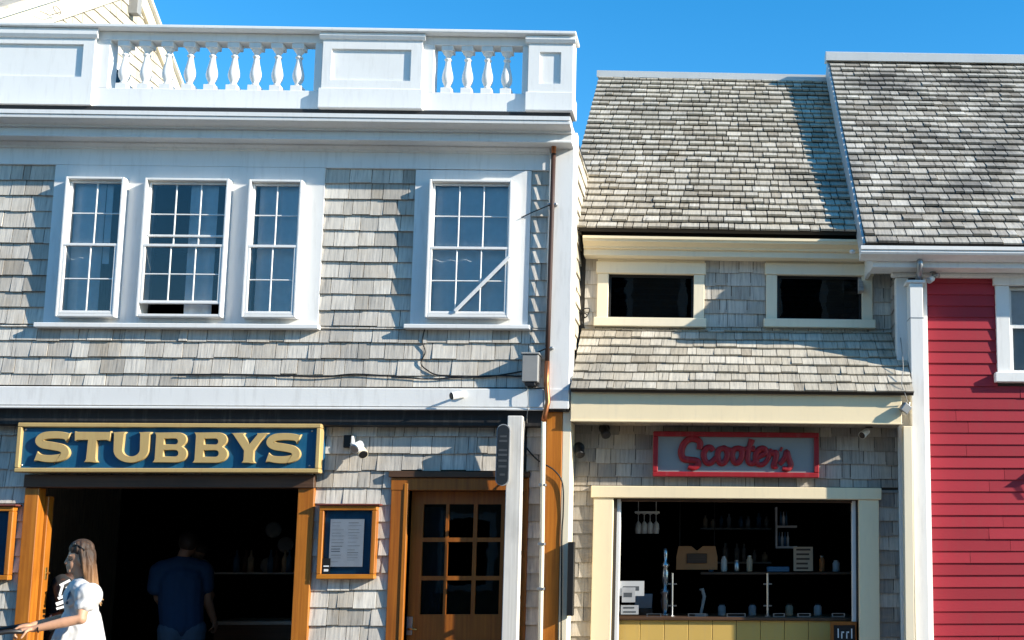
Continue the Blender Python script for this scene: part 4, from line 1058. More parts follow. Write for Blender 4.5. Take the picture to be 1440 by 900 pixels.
# flood light by the gold sign: black back box, two white heads
p = P(492, 622, YL - .02); t = thing('flood_light', (p.x, YL, p.z), 'white twin flood light on a black box beside the gold framed sign', 'light')
m = MB(); m.box(p.x - .045, p.x + .03, YL - .06, YL - .014, p.z - .05, p.z + .06, .006); m.build('back_box', 'black', t)
m = MB(); m.box(p.x + .03, p.x + .05, YL - .09, YL - .02, p.z - .045, p.z + .05, .004); m.build('plate', 'white', t)
m = MB(); m.tube([P(494, 624, YL - .06), P(497, 626, YL - .12), P(500, 627, YL - .14)], .012); m.build('arm', 'white', t)
head(t, P(503, 628, YL - .16), (-.3, -.8, -.45), .045, .10, 'white', 'steel')
head(t, P(509, 635, YL - .13), (.5, -.7, -.6), .042, .10, 'cream_pale', 'black')
# flood light on the fascia
p = P(650, 555, -.06); t = thing('fascia_light', (p.x, -.06, p.z), 'small white flood light under the single upstairs window on the fascia', 'light')
m = MB(); m.lathe([(.035, 0), (.035, -.02), (.015, -.03)], (p.x, -.056, p.z), 12, 'y'); m.build('mount', 'white', t)
m = MB(); m.tube([p + Vector((0, -.02, 0)), p + Vector((-.02, -.08, .01)), p + Vector((-.03, -.1, .0))], .011); m.build('arm', 'white', t)
head(t, P(643, 556, -.2), (-.7, -.6, -.2), .035, .11, 'white', 'black')
# two dark spots high on the shop wall
for (x, y, lab) in ((850, 607, 'black spotlight on the shop wall just under the pent roof'), (814, 634, 'black spotlight on the shop wall next to the white corner trim')):
    p = P(x, y, YS - .02); t = thing('wall_spotlight', (p.x, YS, p.z), lab, 'light')
    m = MB(); m.lathe([(.05, 0), (.05, -.025), (.02, -.035)], (p.x, YS - .01, p.z + .03), 12, 'y'); m.build('mount', 'black', t)
    m = MB(); m.tube([(p.x, YS - .04, p.z + .03), (p.x + .01, YS - .09, p.z + .02)], .012); m.build('arm', 'black', t)
    head(t, (p.x + .015, YS - .13, p.z - .01), (.25, -.6, -.6), .042, .11, 'black', 'black_plastic')
# white camera by the red house
p = P(1219, 605, YS - .1); t = thing('security_camera', (p.x, YS, p.z + .04), 'white security camera hanging under the pent roof beside the sign', 'camera')
m = MB(); m.tube([(p.x + .02, YS - .1, zf0 + .006), (p.x + .02, YS - .1, p.z + .02)], .012); m.lathe([(.035, 0), (.035, -.012)], (p.x + .02, YS - .1, zf0 - .001), 12); m.build('mount', 'black', t)
head(t, P(1216, 609, YS - .12), (-.55, -.6, -.45), .035, .10, 'white_clean', 'black')
# spotlight at the end of the fascia
p = P(1273, 574, -.09); t = thing('corner_spotlight', (p.x, -.05, p.z), 'small grey box spotlight at the right end of the cream fascia', 'light')
m = MB(); m.tube([P(1279, 566, -.03), P(1277, 580, -.08), P(1271, 579, -.09)], .007); m.build('arm', 'zinc', t)
m = MB(); R_ = Matrix.Rotation(R(35), 3, 'Y') @ Matrix.Rotation(R(20), 3, 'Z')
k0 = len(m.v); m.box(-.04, .04, -.03, .03, -.04, .04, .006)
for v in m.v: v[:] = R_ @ v + p
m.build('housing', 'zinc', t)
# small lamp under the red house eave
p = P(1312, 392, .2); t = thing('eave_lamp', (p.x, YC, p.z), 'small white twin lamp under the eave of the red house', 'light')
m = MB(); m.lathe([(.03, 0), (.03, .02)], (p.x, .2, cf - .005), 10); m.tube([(p.x, .2, cf), (p.x, .2, p.z)], .01); m.build('mount', 'zinc', t)
head(t, P(1309, 393, .15), (-.6, -.6, -.4), .03, .07, 'white', 'steel'); head(t, P(1316, 388, .17), (.6, -.5, .1), .024, .06, 'zinc', 'steel')
p = P(1198, 351, .36); m = MB(); m.ellipsoid(p + Vector((0, -.03, -.03)), (.028, .028, .022)); m.sm = True
tag(m.build('eave_sensor', 'white', None, base=p), 'small white round sensor under the cream gutter end', 'sensor')
# grey utility box on the upper wall by the downpipe
p = P(747, 520, -.05); t = thing('utility_box', (p.x, -.02, p.z - .13), 'weathered grey utility box on the wall above the white fascia', 'box')
m = MB(); m.box(p.x - .065, p.x + .075, -.15, -.018, p.z - .12, p.z + .12, .006); m.build('housing', 'grey_box', t)
m = MB(); m.box(p.x - .075, p.x + .085, -.16, -.012, p.z + .121, p.z + .138, .004); m.build('lid', 'grey_box', t)
m = MB(); m.box(p.x - .04, p.x + .05, -.14, -.02, p.z - .15, p.z - .121, .003); m.build('gland', 'black', t)
# black bar fixed to the corner
m = MB(); a_, b2 = P(798, 814, -.06), P(807, 814, -.06); m.box(a_.x, b2.x, -.08, .01, Z(802, 866, -.06), Z(802, 762, -.06), .004)
tag(m.build('black_panel', 'black', None, base=(a_.x, 0, Z(802, 866, -.06))), 'narrow black board fixed edge on at the white corner trim', 'panel')
def wire(label, pts, r=.005, mat='black', name='wire'):
    c = bez([Vector(p) for p in pts], 6) if len(pts) > 2 else pts
    m = MB(); m.sm = True; m.tube(c, r, 6); o = m.build(name, mat, None, base=pts[0]); return tag(o, label, 'wire')
yw = -.028
wire('thin black wire sagging along the shingles above the white fascia', [P(250, 527, yw), P(330, 526.5, yw), P(400, 528, yw), P(450, 530, yw), P(500, 526, yw), P(560, 530, yw), P(600, 533, yw), P(640, 531, yw), P(700, 528, yw), P(738, 530, yw)], .006)
wire('black wire dropping from the window sill towards the utility box', [P(597, 463, yw), P(594, 480, yw), P(598, 495, yw), P(592, 510, yw), P(600, 520, yw), P(620, 528, yw), P(680, 530, yw), P(736, 522, yw)], .006)
wire('pair of thin wires hanging from the utility box past the black beam', [P(741, 540, -.1), P(743, 565, -.1), P(741, 590, -.02), P(742, 600, YL - .04)], .004, 'grey_box')
wire('grey cable curving down beside the orange corner post', [P(735, 618, YL - .03), P(742, 632, YL - .04), P(755, 646, YL - .04), P(764, 652, -.03), P(780, 662, -.03), P(791, 680, -.02), P(792, 720, -.01), P(790, 760, -.01), P(789, 905, -.01)], .007)
wire('short dark wire tied from the downpipe to the window casing', [P(733, 306, -.05), P(750, 298, -.06), P(774, 288, -.1)], .005)
wire('dark wire from the downpipe to the shingles above the utility box', [P(745, 500, -.04), P(757, 495, -.06), P(770, 489, -.1)], .006)
wire('thin cable looping beside the low left shop window', [P(822, 462, YW - .03), P(818, 450, YW - .04), P(826, 444, YW - .04), P(817, 436, YW - .04), P(829, 434, YW - .03), P(824, 446, YW - .03), P(815, 440, YW - .03)], .005)
wire('thin cable dropping over the pent roof edge at the red house', [P(1266, 470, YC + .0), P(1269, 500, .12), P(1270, 520, .02), P(1268, 540, -.09), P(1272, 552, -.12), P(1276, 565, -.07)], .004, 'grey_box')

# ================================================================== INSIDE THE SHOPS
YK = .5
kx0, kx1 = xB(866, 885, YK), xB(1204, 885, YK); kz = zB(1035, 872.5, YK)
T = thing('shop_counter', ((kx0 + kx1) / 2, YK, 0), 'service counter of tan boards with dark wooden top in the shop window', 'counter', rot=(0, TILT, 0))
m = MB(); m.box(kx0, kx1, YK - .03, YK + .6, kz, kz + .03, .005); m.build('counter_top', 'dark_wood', T)
xk = kx0; n = 10
for i in range(n):
    w = (kx1 - kx0) / n
    m = MB(); m.box(kx0 + i * w + .002, kx0 + (i + 1) * w - .002, YK, YK + .02, .02, kz - .001, .003); m.build('board', 'tan_panel', T)
YI = YK + .15
ktop = lambda x, Y: zB(x, 872.5, YK) + .03
def stand(x, y0, label):
    p = P(x, y0, YI); zt = Z(x, 872.5, YK) + .026
    t = thing('glass_screen_post', (p.x, YI, zt), label, 'post')
    m = MB(); m.lathe([(.03, 0), (.03, .008), (.010, .012), (.010, p.z - zt), (.0, p.z - zt + .004)], (p.x, YI, zt), 10); m.build('rod', 'steel', t)
    for f in (.25, .75):
        z = zt + (p.z - zt) * f; m = MB(); m.box(p.x - .04, p.x + .04, YI - .008, YI + .008, z - .006, z + .006, .002); m.build('clamp', 'steel', t)
stand(945.5, 806, 'steel rod with clamps on the counter left of the tan tap')
stand(1079.5, 806, 'steel rod with clamps on the counter beside the blue tray')
xg0, xg1 = X(945.5, 840, YI), X(1079.5, 840, YI); zt = Z(1010, 872.5, YK) + .026
m = MB(); m.box(xg0 - .3, xg1 + .55, YI + .012, YI + .018, zt + .03, Z(1010, 812, YI), 0); tag(m.build('sneeze_guard', 'case_glass', None, base=(xg0, YI, zt)), 'clear glass screen standing on the counter between steel rods', 'glass')
# bottle stack
p = P(935, 860, YI + .1); zt = Z(935, 872.5, YK) + .026
t = thing('syrup_stand', (p.x, YI + .1, zt), 'tall stacked chrome dispenser standing on the counter at the left', 'dispenser')
m = MB(); m.lathe([(.045, 0), (.045, .02), (.02, .03), (.035, .08), (.04, .14), (.03, .19), (.045, .21), (.045, .23), (.02, .26), (.035, .33), (.038, .40), (.025, .44), (.04, .46), (.04, .475), (.015, .5), (.022, .56), (.02, .62), (.0, .63)], (p.x, YI + .1, zt), 12); m.sm = True; m.build('body', 'steel', t)
m = MB(); m.tube([(p.x, YI + .1, zt + .3), (p.x + .06, YI + .05, zt + .3), (p.x + .07, YI + .04, zt + .27)], .008); m.build('spout', 'black_plastic', t)
# tan tap
p = P(988, 868, YI + .05); t = thing('draft_tap', (p.x, YI + .05, zt), 'tan handled tap curving up from the counter', 'tap')
m = MB(); m.sm = True; m.tube([(p.x - .02, YI + .05, zt), (p.x, YI + .05, zt + .1), (p.x + .015, YI + .05, zt + .18), (p.x - .005, YI + .04, zt + .25), (p.x - .025, YI + .03, zt + .24)], [.012, .014, .018, .016, .012], 10); m.build('handle', 'lime_wall', t)
m = MB(); m.box(p.x - .07, p.x + .05, YI, YI + .1, zt - .001, zt + .025, .004); m.build('base', 'steel', t)
# trays and cups along the counter
rg = random.Random(12)
for i, (x, w, lab) in enumerate(((920, 20, 'flat steel tray at the left end of the counter'), (980, 24, 'steel tray in front of the tan tap'), (1035, 26, 'steel tray between the two steel rods'), (1095, 16, 'small steel tray just right of the second rod'), (1130, 18, 'steel tray under the tan poster'), (1178, 18, 'steel tray at the right end of the counter'))):
    p = P(x, 868, YI - .08); t = thing('steel_tray', (p.x, YI - .08, zt), lab, 'tray'); hw_ = w / 2 / 150
    m = MB(); m.box(p.x - hw_, p.x + hw_, YI - .14, YI - .02, zt - .001, zt + .006, .002); m.build('base', 'steel', t)
    m = MB(); m.holes(p.x - hw_, p.x + hw_, zt + .0065, zt + .035, [(p.x - hw_ + .01, p.x + hw_ - .01, zt + .01, zt + .03)], YI - .14, YI - .13); m.build('rim', 'steel', t)
# papers in the left corner of the window
def card(x0, x1, y0, y1, Y, mat, label, lines=3, ink='ink', name='notice'):
    a, b_ = P(x0, y1, Y), P(x1, y0, Y); t = thing(name, (a.x, Y, a.z), label, 'notice')
    m = MB(); m.box(a.x, b_.x, Y - .003, Y + .003, a.z, b_.z, 0); m.build('sheet', mat, t)
    for k in range(lines):
        z = b_.z - (b_.z - a.z) * (k + .6) / (lines + .2); h = (b_.z - a.z) / (lines + .5) * .22
        m = MB(); m.box(a.x + (b_.x - a.x) * .14, b_.x - (b_.x - a.x) * rg.uniform(.12, .3), Y - .0045, Y - .0035, z - h, z + h, 0); m.build('print_line', ink, t)
card(871, 906, 817, 838, .36, 'grey_paint', 'wide grey notice card behind the left casing of the shop window', 1)
card(874.5, 893.5, 826, 847, .35, 'paper_dim', 'white notice with a dark mark in the left corner of the shop window', 1)
card(873, 898, 851, 864, .34, 'paper_dim', 'low white card with two dark lines in the left corner of the shop window', 2)
card(1116, 1143, 769, 803, .9, 'paper_tan', 'tan poster hanging inside the right part of the shop window', 5, 'dark_wood')
# framed bright picture at the back
p0, p1 = P(1091, 771, 1.2), P(1121, 713, 1.2)
t = thing('bottle_shelf', (p0.x, 1.2, p0.z), 'pale crowded shelf of glassware at the back of the shop', 'shelf')
m = MB(); m.box(p0.x, p1.x, 1.22, 1.4, p0.z, p0.z + .02, 0); m.box(p0.x, p1.x, 1.22, 1.4, (p0.z + p1.z) / 2, (p0.z + p1.z) / 2 + .02, 0); m.box(p0.x, p0.x + .015, 1.2, 1.4, p0.z, p1.z, 0); m.build('frame', 'grey_paint', t)
for k in range(7):
    xx = p0.x + .04 + k * .028 - (.098 if k > 3 else 0) ; zz0 = p0.z + .02 if k < 4 else (p0.z + p1.z) / 2 + .02
    m = MB(); m.lathe([(.0, 0), (.012, 0), (.013, .08), (.005, .11), (.005, .14), (.0, .141)], (xx, 1.28, zz0), 8); m.sm = True; m.build('bottle', 'paper' if k % 2 else 'bottle_blue', t)
# orange box on a ledge
p0, p1 = P(951, 801, 1.0), P(1009, 768, 1.0)
t = thing('wooden_display', (p0.x, 1.0, p0.z), 'orange brown wooden display with scalloped top hanging in the shop', 'display')
m = MB(); m.poly([(p0.x, 1.0, p0.z), (p1.x, 1.0, p0.z), (p1.x, 1.0, p0.z + .12), (p1.x - .02, 1.0, p1.z), (p1.x - .14, 1.0, p1.z), (p1.x - .19, 1.0, p1.z - .04), (p0.x + .19, 1.0, p1.z - .04), (p0.x + .14, 1.0, p1.z), (p0.x + .02, 1.0, p1.z), (p0.x, 1.0, p0.z + .12)], (0, .12, 0)); m.build('body', 'orange_box', t)
m = MB(); m.box(p0.x + .1, p1.x - .1, .985, .999, p0.z + .06, p1.z - .07, .004); m.build('front_panel', 'dark_wood', t)
for s_ in (p0.x + .03, p1.x - .03):
    m = MB(); m.tube([(s_, 1.06, p0.z + .2), (s_, 1.06, zf0 + .01)], .004, 6); m.build('hanger', 'black', t)
# back shelf line and blue tray
p0, p1 = P(1079, 804, .95), P(1110, 797, .95); m = MB(); m.box(p0.x, p1.x, .95, 1.15, p0.z, p1.z, .004)
t = tag(m.build('blue_crate', 'bottle_blue', None, base=(p0.x, .95, p0.z)), 'shallow blue crate on the back shelf beside the tan poster', 'crate')
p0, p1 = P(985, 808, .97), P(1200, 804, .97); m = MB(); m.box(p0.x, p1.x, .93, 1.3, p0.z, p1.z - .002, .004)
tag(m.build('back_shelf', 'dark_wood', None, base=(p0.x, .95, p0.z)), 'long dark wooden shelf behind the shop counter', 'shelf')
# chalkboard leaning at the right of the counter
p0, p1 = P(1168, 960, YS + .02), P(1207, 874, YS + .02)
t = thing('chalkboard', ((p0.x + p1.x) / 2, YS, 0), 'small chalkboard in a brown frame at the right end of the counter', 'chalkboard')
m = MB(); Yk = YS - .0; m.holes(p0.x, p1.x, p0.z, p1.z, [(p0.x + .03, p1.x - .03, p0.z + .03, p1.z - .03)], Yk, Yk + .025); m.build('frame', 'door_wood', t)
m = MB(); m.box(p0.x + .029, p1.x - .029, Yk + .012, Yk + .02, p0.z + .029, p1.z - .029, 0); m.build('slate', 'black', t)
for s_ in (p0.x + .01, p1.x - .03):
    m = MB(); m.box(s_, s_ + .02, Yk + .001, Yk + .024, 0, p0.z, .003); m.build('leg', 'door_wood', t)
for k, (x0, x1, y0, y1) in enumerate(((1178, 1179.5, 884, 897), (1183, 1187, 888, 890), (1183, 1184.5, 888, 898), (1190, 1194, 888, 890), (1190, 1191.5, 888, 898), (1197, 1198.5, 884, 898))):
    a_, b2 = P(x0, y1, Yk + .01), P(x1, y0, Yk + .01); m = MB(); m.box(a_.x, b2.x, Yk + .009, Yk + .0115, a_.z, b2.z, 0); m.build('chalk_stroke', 'paper', t)
# restaurant interior: shelf rail, counter, bottles
p0, p1 = P(300, 879, 2.4), P(430, 873.5, 2.4)
t = thing('bar_counter', ((p0.x + p1.x) / 2, 2.4, 0), 'dark bar counter with a pale front edge inside the wide doorway', 'counter')
m = MB(); m.box(p0.x, p1.x + .4, 2.42, 3.0, .016, p0.z - .001, .004); m.build('body', 'dark_wood', t)
m = MB(); m.box(p0.x, p1.x + .4, 2.4, 3.02, p0.z, p1.z, .004); m.build('top', 'lime_wall', t)
p0, p1 = P(298, 807.5, 3.0), P(430, 805, 3.0)
t = thing('bottle_rack', ((p0.x + p1.x) / 2, 3.0, p0.z), 'thin wall shelf with bottles inside the wide doorway', 'shelf')
m = MB(); m.box(p0.x, p1.x + .3, 3.0, 3.25, p0.z, p1.z, .002); m.build('board', 'grey_paint', t)
for k, x in enumerate((332, 345, 352, 380, 388, 400, 406)):
    q = P(x, 805, 3.1); m = MB(); m.lathe([(.0, 0), (.035, 0), (.036, .15), (.012, .2), (.012, .25), (.0, .252)], (q.x, 3.1, p1.z), 10); m.sm = True; m.build('bottle', ('bottle_blue', 'dark_wood', 'paper_tan')[k % 3], t)
for k, (x, y, lab) in enumerate(((376, 795, 'small round pale plate on the wall above the thin shelf'), (383, 745, 'small pale plate high on the back wall inside the doorway'), (400, 766, 'oval pale plate between the others on the back wall inside the doorway'))):
    q = P(x, y, 4.45); m = MB(); m.lathe([(.0, -.03), (.07, -.03), (.1, -.012), (.1, 0), (.0, 0)], (q.x, 4.49, q.z), 14, 'y'); m.sm = True
    tag(m.build('wall_plate', 'grey_paint', None, base=(q.x, 4.49, q.z)), lab, 'plate')
q = P(172, 758, 3.5)

# ================================================================== PEOPLE
def blob(name, mb, vox, mat, parent, it=6, fac=.5, extra=None):
    """fuse overlapping closed shapes into one continuous skin"""
    me = bpy.data.meshes.new(name); me.from_pydata([tuple(v) for v in mb.v], [], mb.f)
    bm = bmesh.new(); bm.from_mesh(me); bmesh.ops.recalc_face_normals(bm, faces=bm.faces); bm.to_mesh(me); bm.free()
    o = bpy.data.objects.new(name, me); col.objects.link(o)
    r = o.modifiers.new('r', 'REMESH'); r.mode = 'VOXEL'; r.voxel_size = vox
    sm = o.modifiers.new('s', 'SMOOTH'); sm.iterations = it; sm.factor = fac
    bpy.context.view_layer.update()
    dg = bpy.context.evaluated_depsgraph_get()
    m2 = bpy.data.meshes.new_from_object(o.evaluated_get(dg))
    bpy.data.objects.remove(o); bpy.data.meshes.remove(me)
    if extra:
        for v in m2.vertices: v.co = extra(v.co.copy())
    m2.transform(Matrix.Translation(-BASE[parent.name]))
    m2.materials.clear(); m2.materials.append(MATS[mat]); m2.polygons.foreach_set('use_smooth', [True] * len(m2.polygons))
    m2.name = name
    return linkobj(bpy.data.objects.new(name, m2), parent)
def limb(m, pts, rs, seg=12):
    m.tube(pts, rs, seg)
    for p, r in zip(pts, rs): m.ellipsoid(p, (r, r, r), seg, 8)
def hand(m, wrist, dirv, curl, thumb_side, size=.17):
    """palm and five bent fingers; dirv along the hand, curl = direction the fingers bend to"""
    d = Vector(dirv).normalized(); c = (Vector(curl) - d * d.dot(Vector(curl))).normalized(); w = d.cross(c)
    wrist = Vector(wrist); pl = size * .52
    Mx = Matrix((d, w, c)).transposed()
    m.ellipsoid(wrist + d * pl * .55, (pl * .62, size * .24, size * .11), 12, 8, Mx)
    for k, (off, L) in enumerate(((-.18, .40), (-.06, .46), (.06, .43), (.18, .34))):
        b0 = wrist + d * pl * .95 + w * off * size; L = L * size
        p1 = b0 + (d * .8 + c * .35).normalized() * L * .45; p2 = p1 + (d * .15 + c * 1).normalized() * L * .33; p3 = p2 + (-d * .6 + c * .6).normalized() * L * .28
        limb(m, [b0 - d * .012, b0, p1, p2, p3], [.0095, .0095, .009, .0085, .0075], 8)
    s = thumb_side; b0 = wrist + d * pl * .3 + w * s * size * .2
    limb(m, [b0, b0 + (d * .5 + w * s * .5 + c * .3) * size * .22, b0 + (d * .75 + w * s * .35 + c * .8) * size * .36], [.012, .0105, .009], 8)

# ---- woman in white, walking to the left and pushing the stroller
YW0 = -1.35
def W(px, py, dy=0): 
    return Vector((XW0 + (px - 113) / 211, YW0 + dy, Z(113, py, YW0)))
XW0 = X(113, 850, YW0); WROT = math.atan2(-XW0, YW0 - CAM.y)
WO = thing('person', (XW0, YW0, 0), 'person in white puff sleeved dress with long light brown hair pushing a stroller', 'person', rot=(0, 0, WROT))
m = MB()
hc = W(107, 781); Hm = Matrix.Rotation(R(-8), 3, 'Y')
m.ellipsoid(hc + UX * .008, (.078, .072, .104), 16, 12, Hm)
m.ellipsoid(W(101.5, 793.5), (.047, .052, .066), 14, 10)                      # face / jaw
m.ellipsoid(W(97, 802.5), (.027, .034, .024), 12, 8)                           # chin
limb(m, [W(92.6, 784), W(89.6, 791), W(92, 792.8)], [.011, .0135, .012], 8)   # nose
m.ellipsoid(W(93, 796.3), (.017, .024, .0085), 10, 6); m.ellipsoid(W(93.6, 799), (.016, .021, .0085), 10, 6)   # lips
m.ellipsoid(W(94.4, 781.5), (.016, .05, .012), 10, 6)                          # brow
m.ellipsoid(W(109, 789, -.075), (.018, .01, .03), 10, 8); m.ellipsoid(W(109, 789, .075), (.018, .01, .03), 10, 8)   # ears
limb(m, [W(107, 797), W(112, 812), W(114, 822)], [.05, .05, .062])
limb(m, [W(113, 827, -.12), W(113, 824, 0), W(113, 827, .12)], [.045, .06, .045])
limb(m, [W(114, 836), W(115, 858), W(117, 885), W(117, 905)], [.092, .088, .09, .10])
m.ellipsoid(W(106, 842, -.06), (.06, .06, .055)); m.ellipsoid(W(106, 842, .06), (.06, .06, .055))
for s_, el, wr, hd in ((-1, (115, 868, -.25), (62, 879, -.21), (55, 880.5, -.2)), (1, (108, 868, .2), (60, 876, .03), (53, 877.5, .02))):
    E, Wr, Hd = W(*el), W(*wr), W(*hd)
    limb(m, [W(119, 832, s_ * .16), (W(119, 832, s_ * .16) + E) / 2, E, (E * .6 + Wr * .4), Wr, Hd], [.050, .046, .040, .038, .027, .024])
    hand(m, Hd, (-1, 0, -.12), (0, 0, -1), 1 if s_ < 0 else -1)
for s_, kx, ax in ((-1, -.04, .05), (1, .10, .22)):
    hip = W(117, 908, s_ * .085); kn = Vector((hip.x + kx, YW0 + s_ * .08, .47)); an = Vector((hip.x + ax, YW0 + s_ * .08, .09))
    limb(m, [hip, (hip + kn) / 2, kn, (kn * .65 + an * .35), an], [.07, .068, .052, .052, .034])
    limb(m, [an - UZ * .035 + UX * .05, an - UZ * .05 - UX * .06, an - UZ * .06 - UX * .15], [.035, .034, .028])
blob('body', m, .0065, 'skin', WO, 4)
# eyes
for s_ in (-1, 1):
    m = MB(); m.ellipsoid(W(94.6, 786.8, s_ * .032), (.009, .014, .008), 10, 6); m.sm = True; m.build('eye', 'dark_hair', WO)
# dress: bodice, puff sleeves, gathered skirt
m = MB()
limb(m, [W(112, 828, -.13), W(112, 827, 0), W(112, 828, .13)], [.066, .085, .066])
limb(m, [W(113, 838), W(115, 856), W(116, 866)], [.118, .112, .112])
m.ellipsoid(W(104, 842, -.06), (.068, .068, .066)); m.ellipsoid(W(104, 842, .06), (.068, .068, .066))
for s_, x in ((-1, 123), (1, 114)):
    m.ellipsoid(W(x, 837, s_ * .19), (.092, .082, .098), 16, 12)
    m.ellipsoid(W(x - 4, 850, s_ * .215), (.07, .065, .05), 16, 10)
n = 48; rings = 12; k0 = len(m.v)
for i in range(rings + 1):
    t = i / rings; z = W(116, 862).z + (.52 - W(116, 862).z) * t
    cx = W(115.5, 870).x - .03 * t; rx = .118 + .15 * t ** .9; ry = .105 + .14 * t ** .9
    for j in range(n):
        a = 2 * math.pi * j / n; q = 1 + (.03 + .06 * t) * math.sin(11 * a + .6) + .03 * t * math.sin(5 * a)
        m.v.append(Vector((cx + rx * q * math.cos(a), YW0 + ry * q * math.sin(a), z)))
for i in range(rings):
    for j in range(n):
        a = k0 + i * n + j; b_ = k0 + i * n + (j + 1) % n; m.f.append((a, b_, b_ + n, a + n))
m.f.append(tuple(k0 + j for j in range(n))); m.f.append(tuple(k0 + rings * n + j for j in range(n - 1, -1, -1)))
def crease(v):
    f = .0035 * math.sin(v.x * 90 + 5 * math.sin(v.z * 23)) * math.sin(v.z * 40 + 3 * v.x * 10)
    return v + Vector((0, f * 1.5, f))
blob('dress', m, .009, 'cotton_white', WO, 3, .5, crease)
# hair
m = MB()
m.ellipsoid(W(109.5, 772), (.082, .086, .076), 16, 12, Hm); m.ellipsoid(W(117.5, 786), (.060, .086, .11), 16, 12)
rg = random.Random(3)
m.ellipsoid(W(124, 815), (.035, .075, .14), 14, 10)
for k in range(64):
    a = rg.uniform(-1, 1); yy = a * .085; bx_ = 117 + 5 * (1 - a * a) + rg.uniform(-6, 3)
    end = W(rg.uniform(126, 143), rg.uniform(836, 852), yy * 1.15)
    pts = [W(bx_ - 3, 772 + 6 * a * a, yy * .8), W(bx_ + 3, 795, yy * 1.05), W(bx_ + 7, 818, yy * 1.15), W((bx_ + 9 + 139) / 2, 836, yy * 1.15), end]
    limb(m, pts, [.016, .017, .015, .012, .004], 6)
for k in range(7):
    yy = -.080 + .004 * k; x0 = 108 + k * 2.0
    limb(m, [W(x0, 775, yy), W(x0 + 4, 790, yy - .008), W(x0 + 8, 806, yy - .01), W(x0 + 12, 822, yy - .004)], [.014, .017, .016, .010], 8)
def strand(v):
    return v + Vector((math.sin(v.y * 160 + v.z * 9) * .003, math.sin(v.x * 170 + v.z * 8) * .003, 0))
blob('hair', m, .0048, 'hair', WO, 1, .4, strand)
# sunglasses pushed up on the hair
m = MB()
for s_ in (-1, 1): m.ellipsoid(W(99.5, 765.5, s_ * .038), (.013, .032, .022), 12, 8)
m.tube([W(101, 766, -.07), W(107, 768, -.088), W(114, 774, -.09)], .004, 6); m.tube([W(101, 766, .07), W(107, 768, .088), W(114, 774, .09)], .004, 6); m.sm = True
m.build('sunglasses', 'black_plastic', WO)
m = MB(); m.sm = True; m.tube([W(110, 816, -.07), W(103, 822, -.10), W(97, 834, -.12), W(95, 848, -.10)], .008, 6); m.build('bag_strap', 'bottle_blue', WO)
m = MB(); m.sm = True; m.tube([W(61.5, 874.6, -.215), W(60.3, 880, -.24), W(61.5, 885, -.215), W(62.5, 880, -.18), W(61.5, 874.6, -.215)], .005, 6); m.build('bracelet', 'black', WO)

# ---- companion in a charcoal t-shirt behind her
YV0 = .5
def V(px, py, dy=0):
    return Vector((XV0 + (px - 79) / 176, YV0 + dy, Z(82, py, YV0)))
XV0 = X(82, 850, YV0); VROT = math.atan2(-XV0, YV0 - CAM.y)
VO = thing('person', (XV0, YV0, 0), 'person in charcoal t-shirt with white print standing just inside the wide doorway', 'person', rot=(0, 0, VROT))
m = MB()
m.ellipsoid(V(101, 786), (.085, .075, .105), 14, 10); m.ellipsoid(V(96, 797), (.055, .055, .062)); limb(m, [V(90.5, 791), V(88.8, 794.5)], [.011, .013], 8); m.ellipsoid(V(94.5, 805), (.03, .034, .024))
limb(m, [V(101, 800), V(92, 816)], [.052, .06]); limb(m, [V(83, 824, -.17), V(83, 820), V(83, 824, .17)], [.06, .08, .06])
limb(m, [V(84, 838), V(86, 870), V(87, 905)], [.12, .115, .13])
for s_ in (-1, 1):
    E, Wr = V(94 if s_ < 0 else 88, 862, s_ * .24), V(72, 867, s_ * .14)
    S0 = V(84, 826, s_ * .2)
    limb(m, [S0, (S0 + E) / 2, E, E * .6 + Wr * .4, Wr, V(68, 868.5, s_ * .14)], [.056, .05, .045, .043, .03, .027]); hand(m, V(67, 869, s_ * .14), (-1, 0, -.15), (0, 0, -1), 1 if s_ < 0 else -1, .18)
    hip = V(87, 908, s_ * .09); kn = Vector((hip.x - .12 * s_, YV0 + s_ * .09, .49)); an = Vector((hip.x + .05 - .14 * s_, YV0 + s_ * .09, .09))
    limb(m, [hip, (hip + kn) / 2, kn, an], [.11, .09, .062, .04]); limb(m, [an - UZ * .04 + UX * .04, an - UZ * .05 - UX * .14], [.037, .03])
blob('body', m, .008, 'skin_brown', VO, 4)
m = MB(); limb(m, [V(83, 826, -.17), V(83, 822), V(83, 826, .17)], [.072, .095, .072]); limb(m, [V(84, 838), V(86, 868), V(87, 900)], [.134, .128, .138])
for s_ in (-1, 1): limb(m, [V(84, 828, s_ * .2), V(90, 850, s_ * .23)], [.076, .07])
blob('t_shirt', m, .010, 'charcoal_shirt', VO, 4)
m = MB(); m.ellipsoid(V(104, 781), (.088, .085, .088), 16, 10); m.ellipsoid(V(109, 792), (.06, .08, .07), 14, 8); blob('hair', m, .008, 'dark_hair', VO, 3)
m = MB()
for s_ in (-1, 1): 
    hip = V(87, 900, s_ * .09); kn = Vector((hip.x - .12 * s_, YV0 + s_ * .09, .49)); an = Vector((hip.x + .05 - .14 * s_, YV0 + s_ * .09, .12)); limb(m, [hip, (hip + kn) / 2, kn, an], [.125, .105, .08, .06])
blob('trousers', m, .010, 'black', VO, 3)
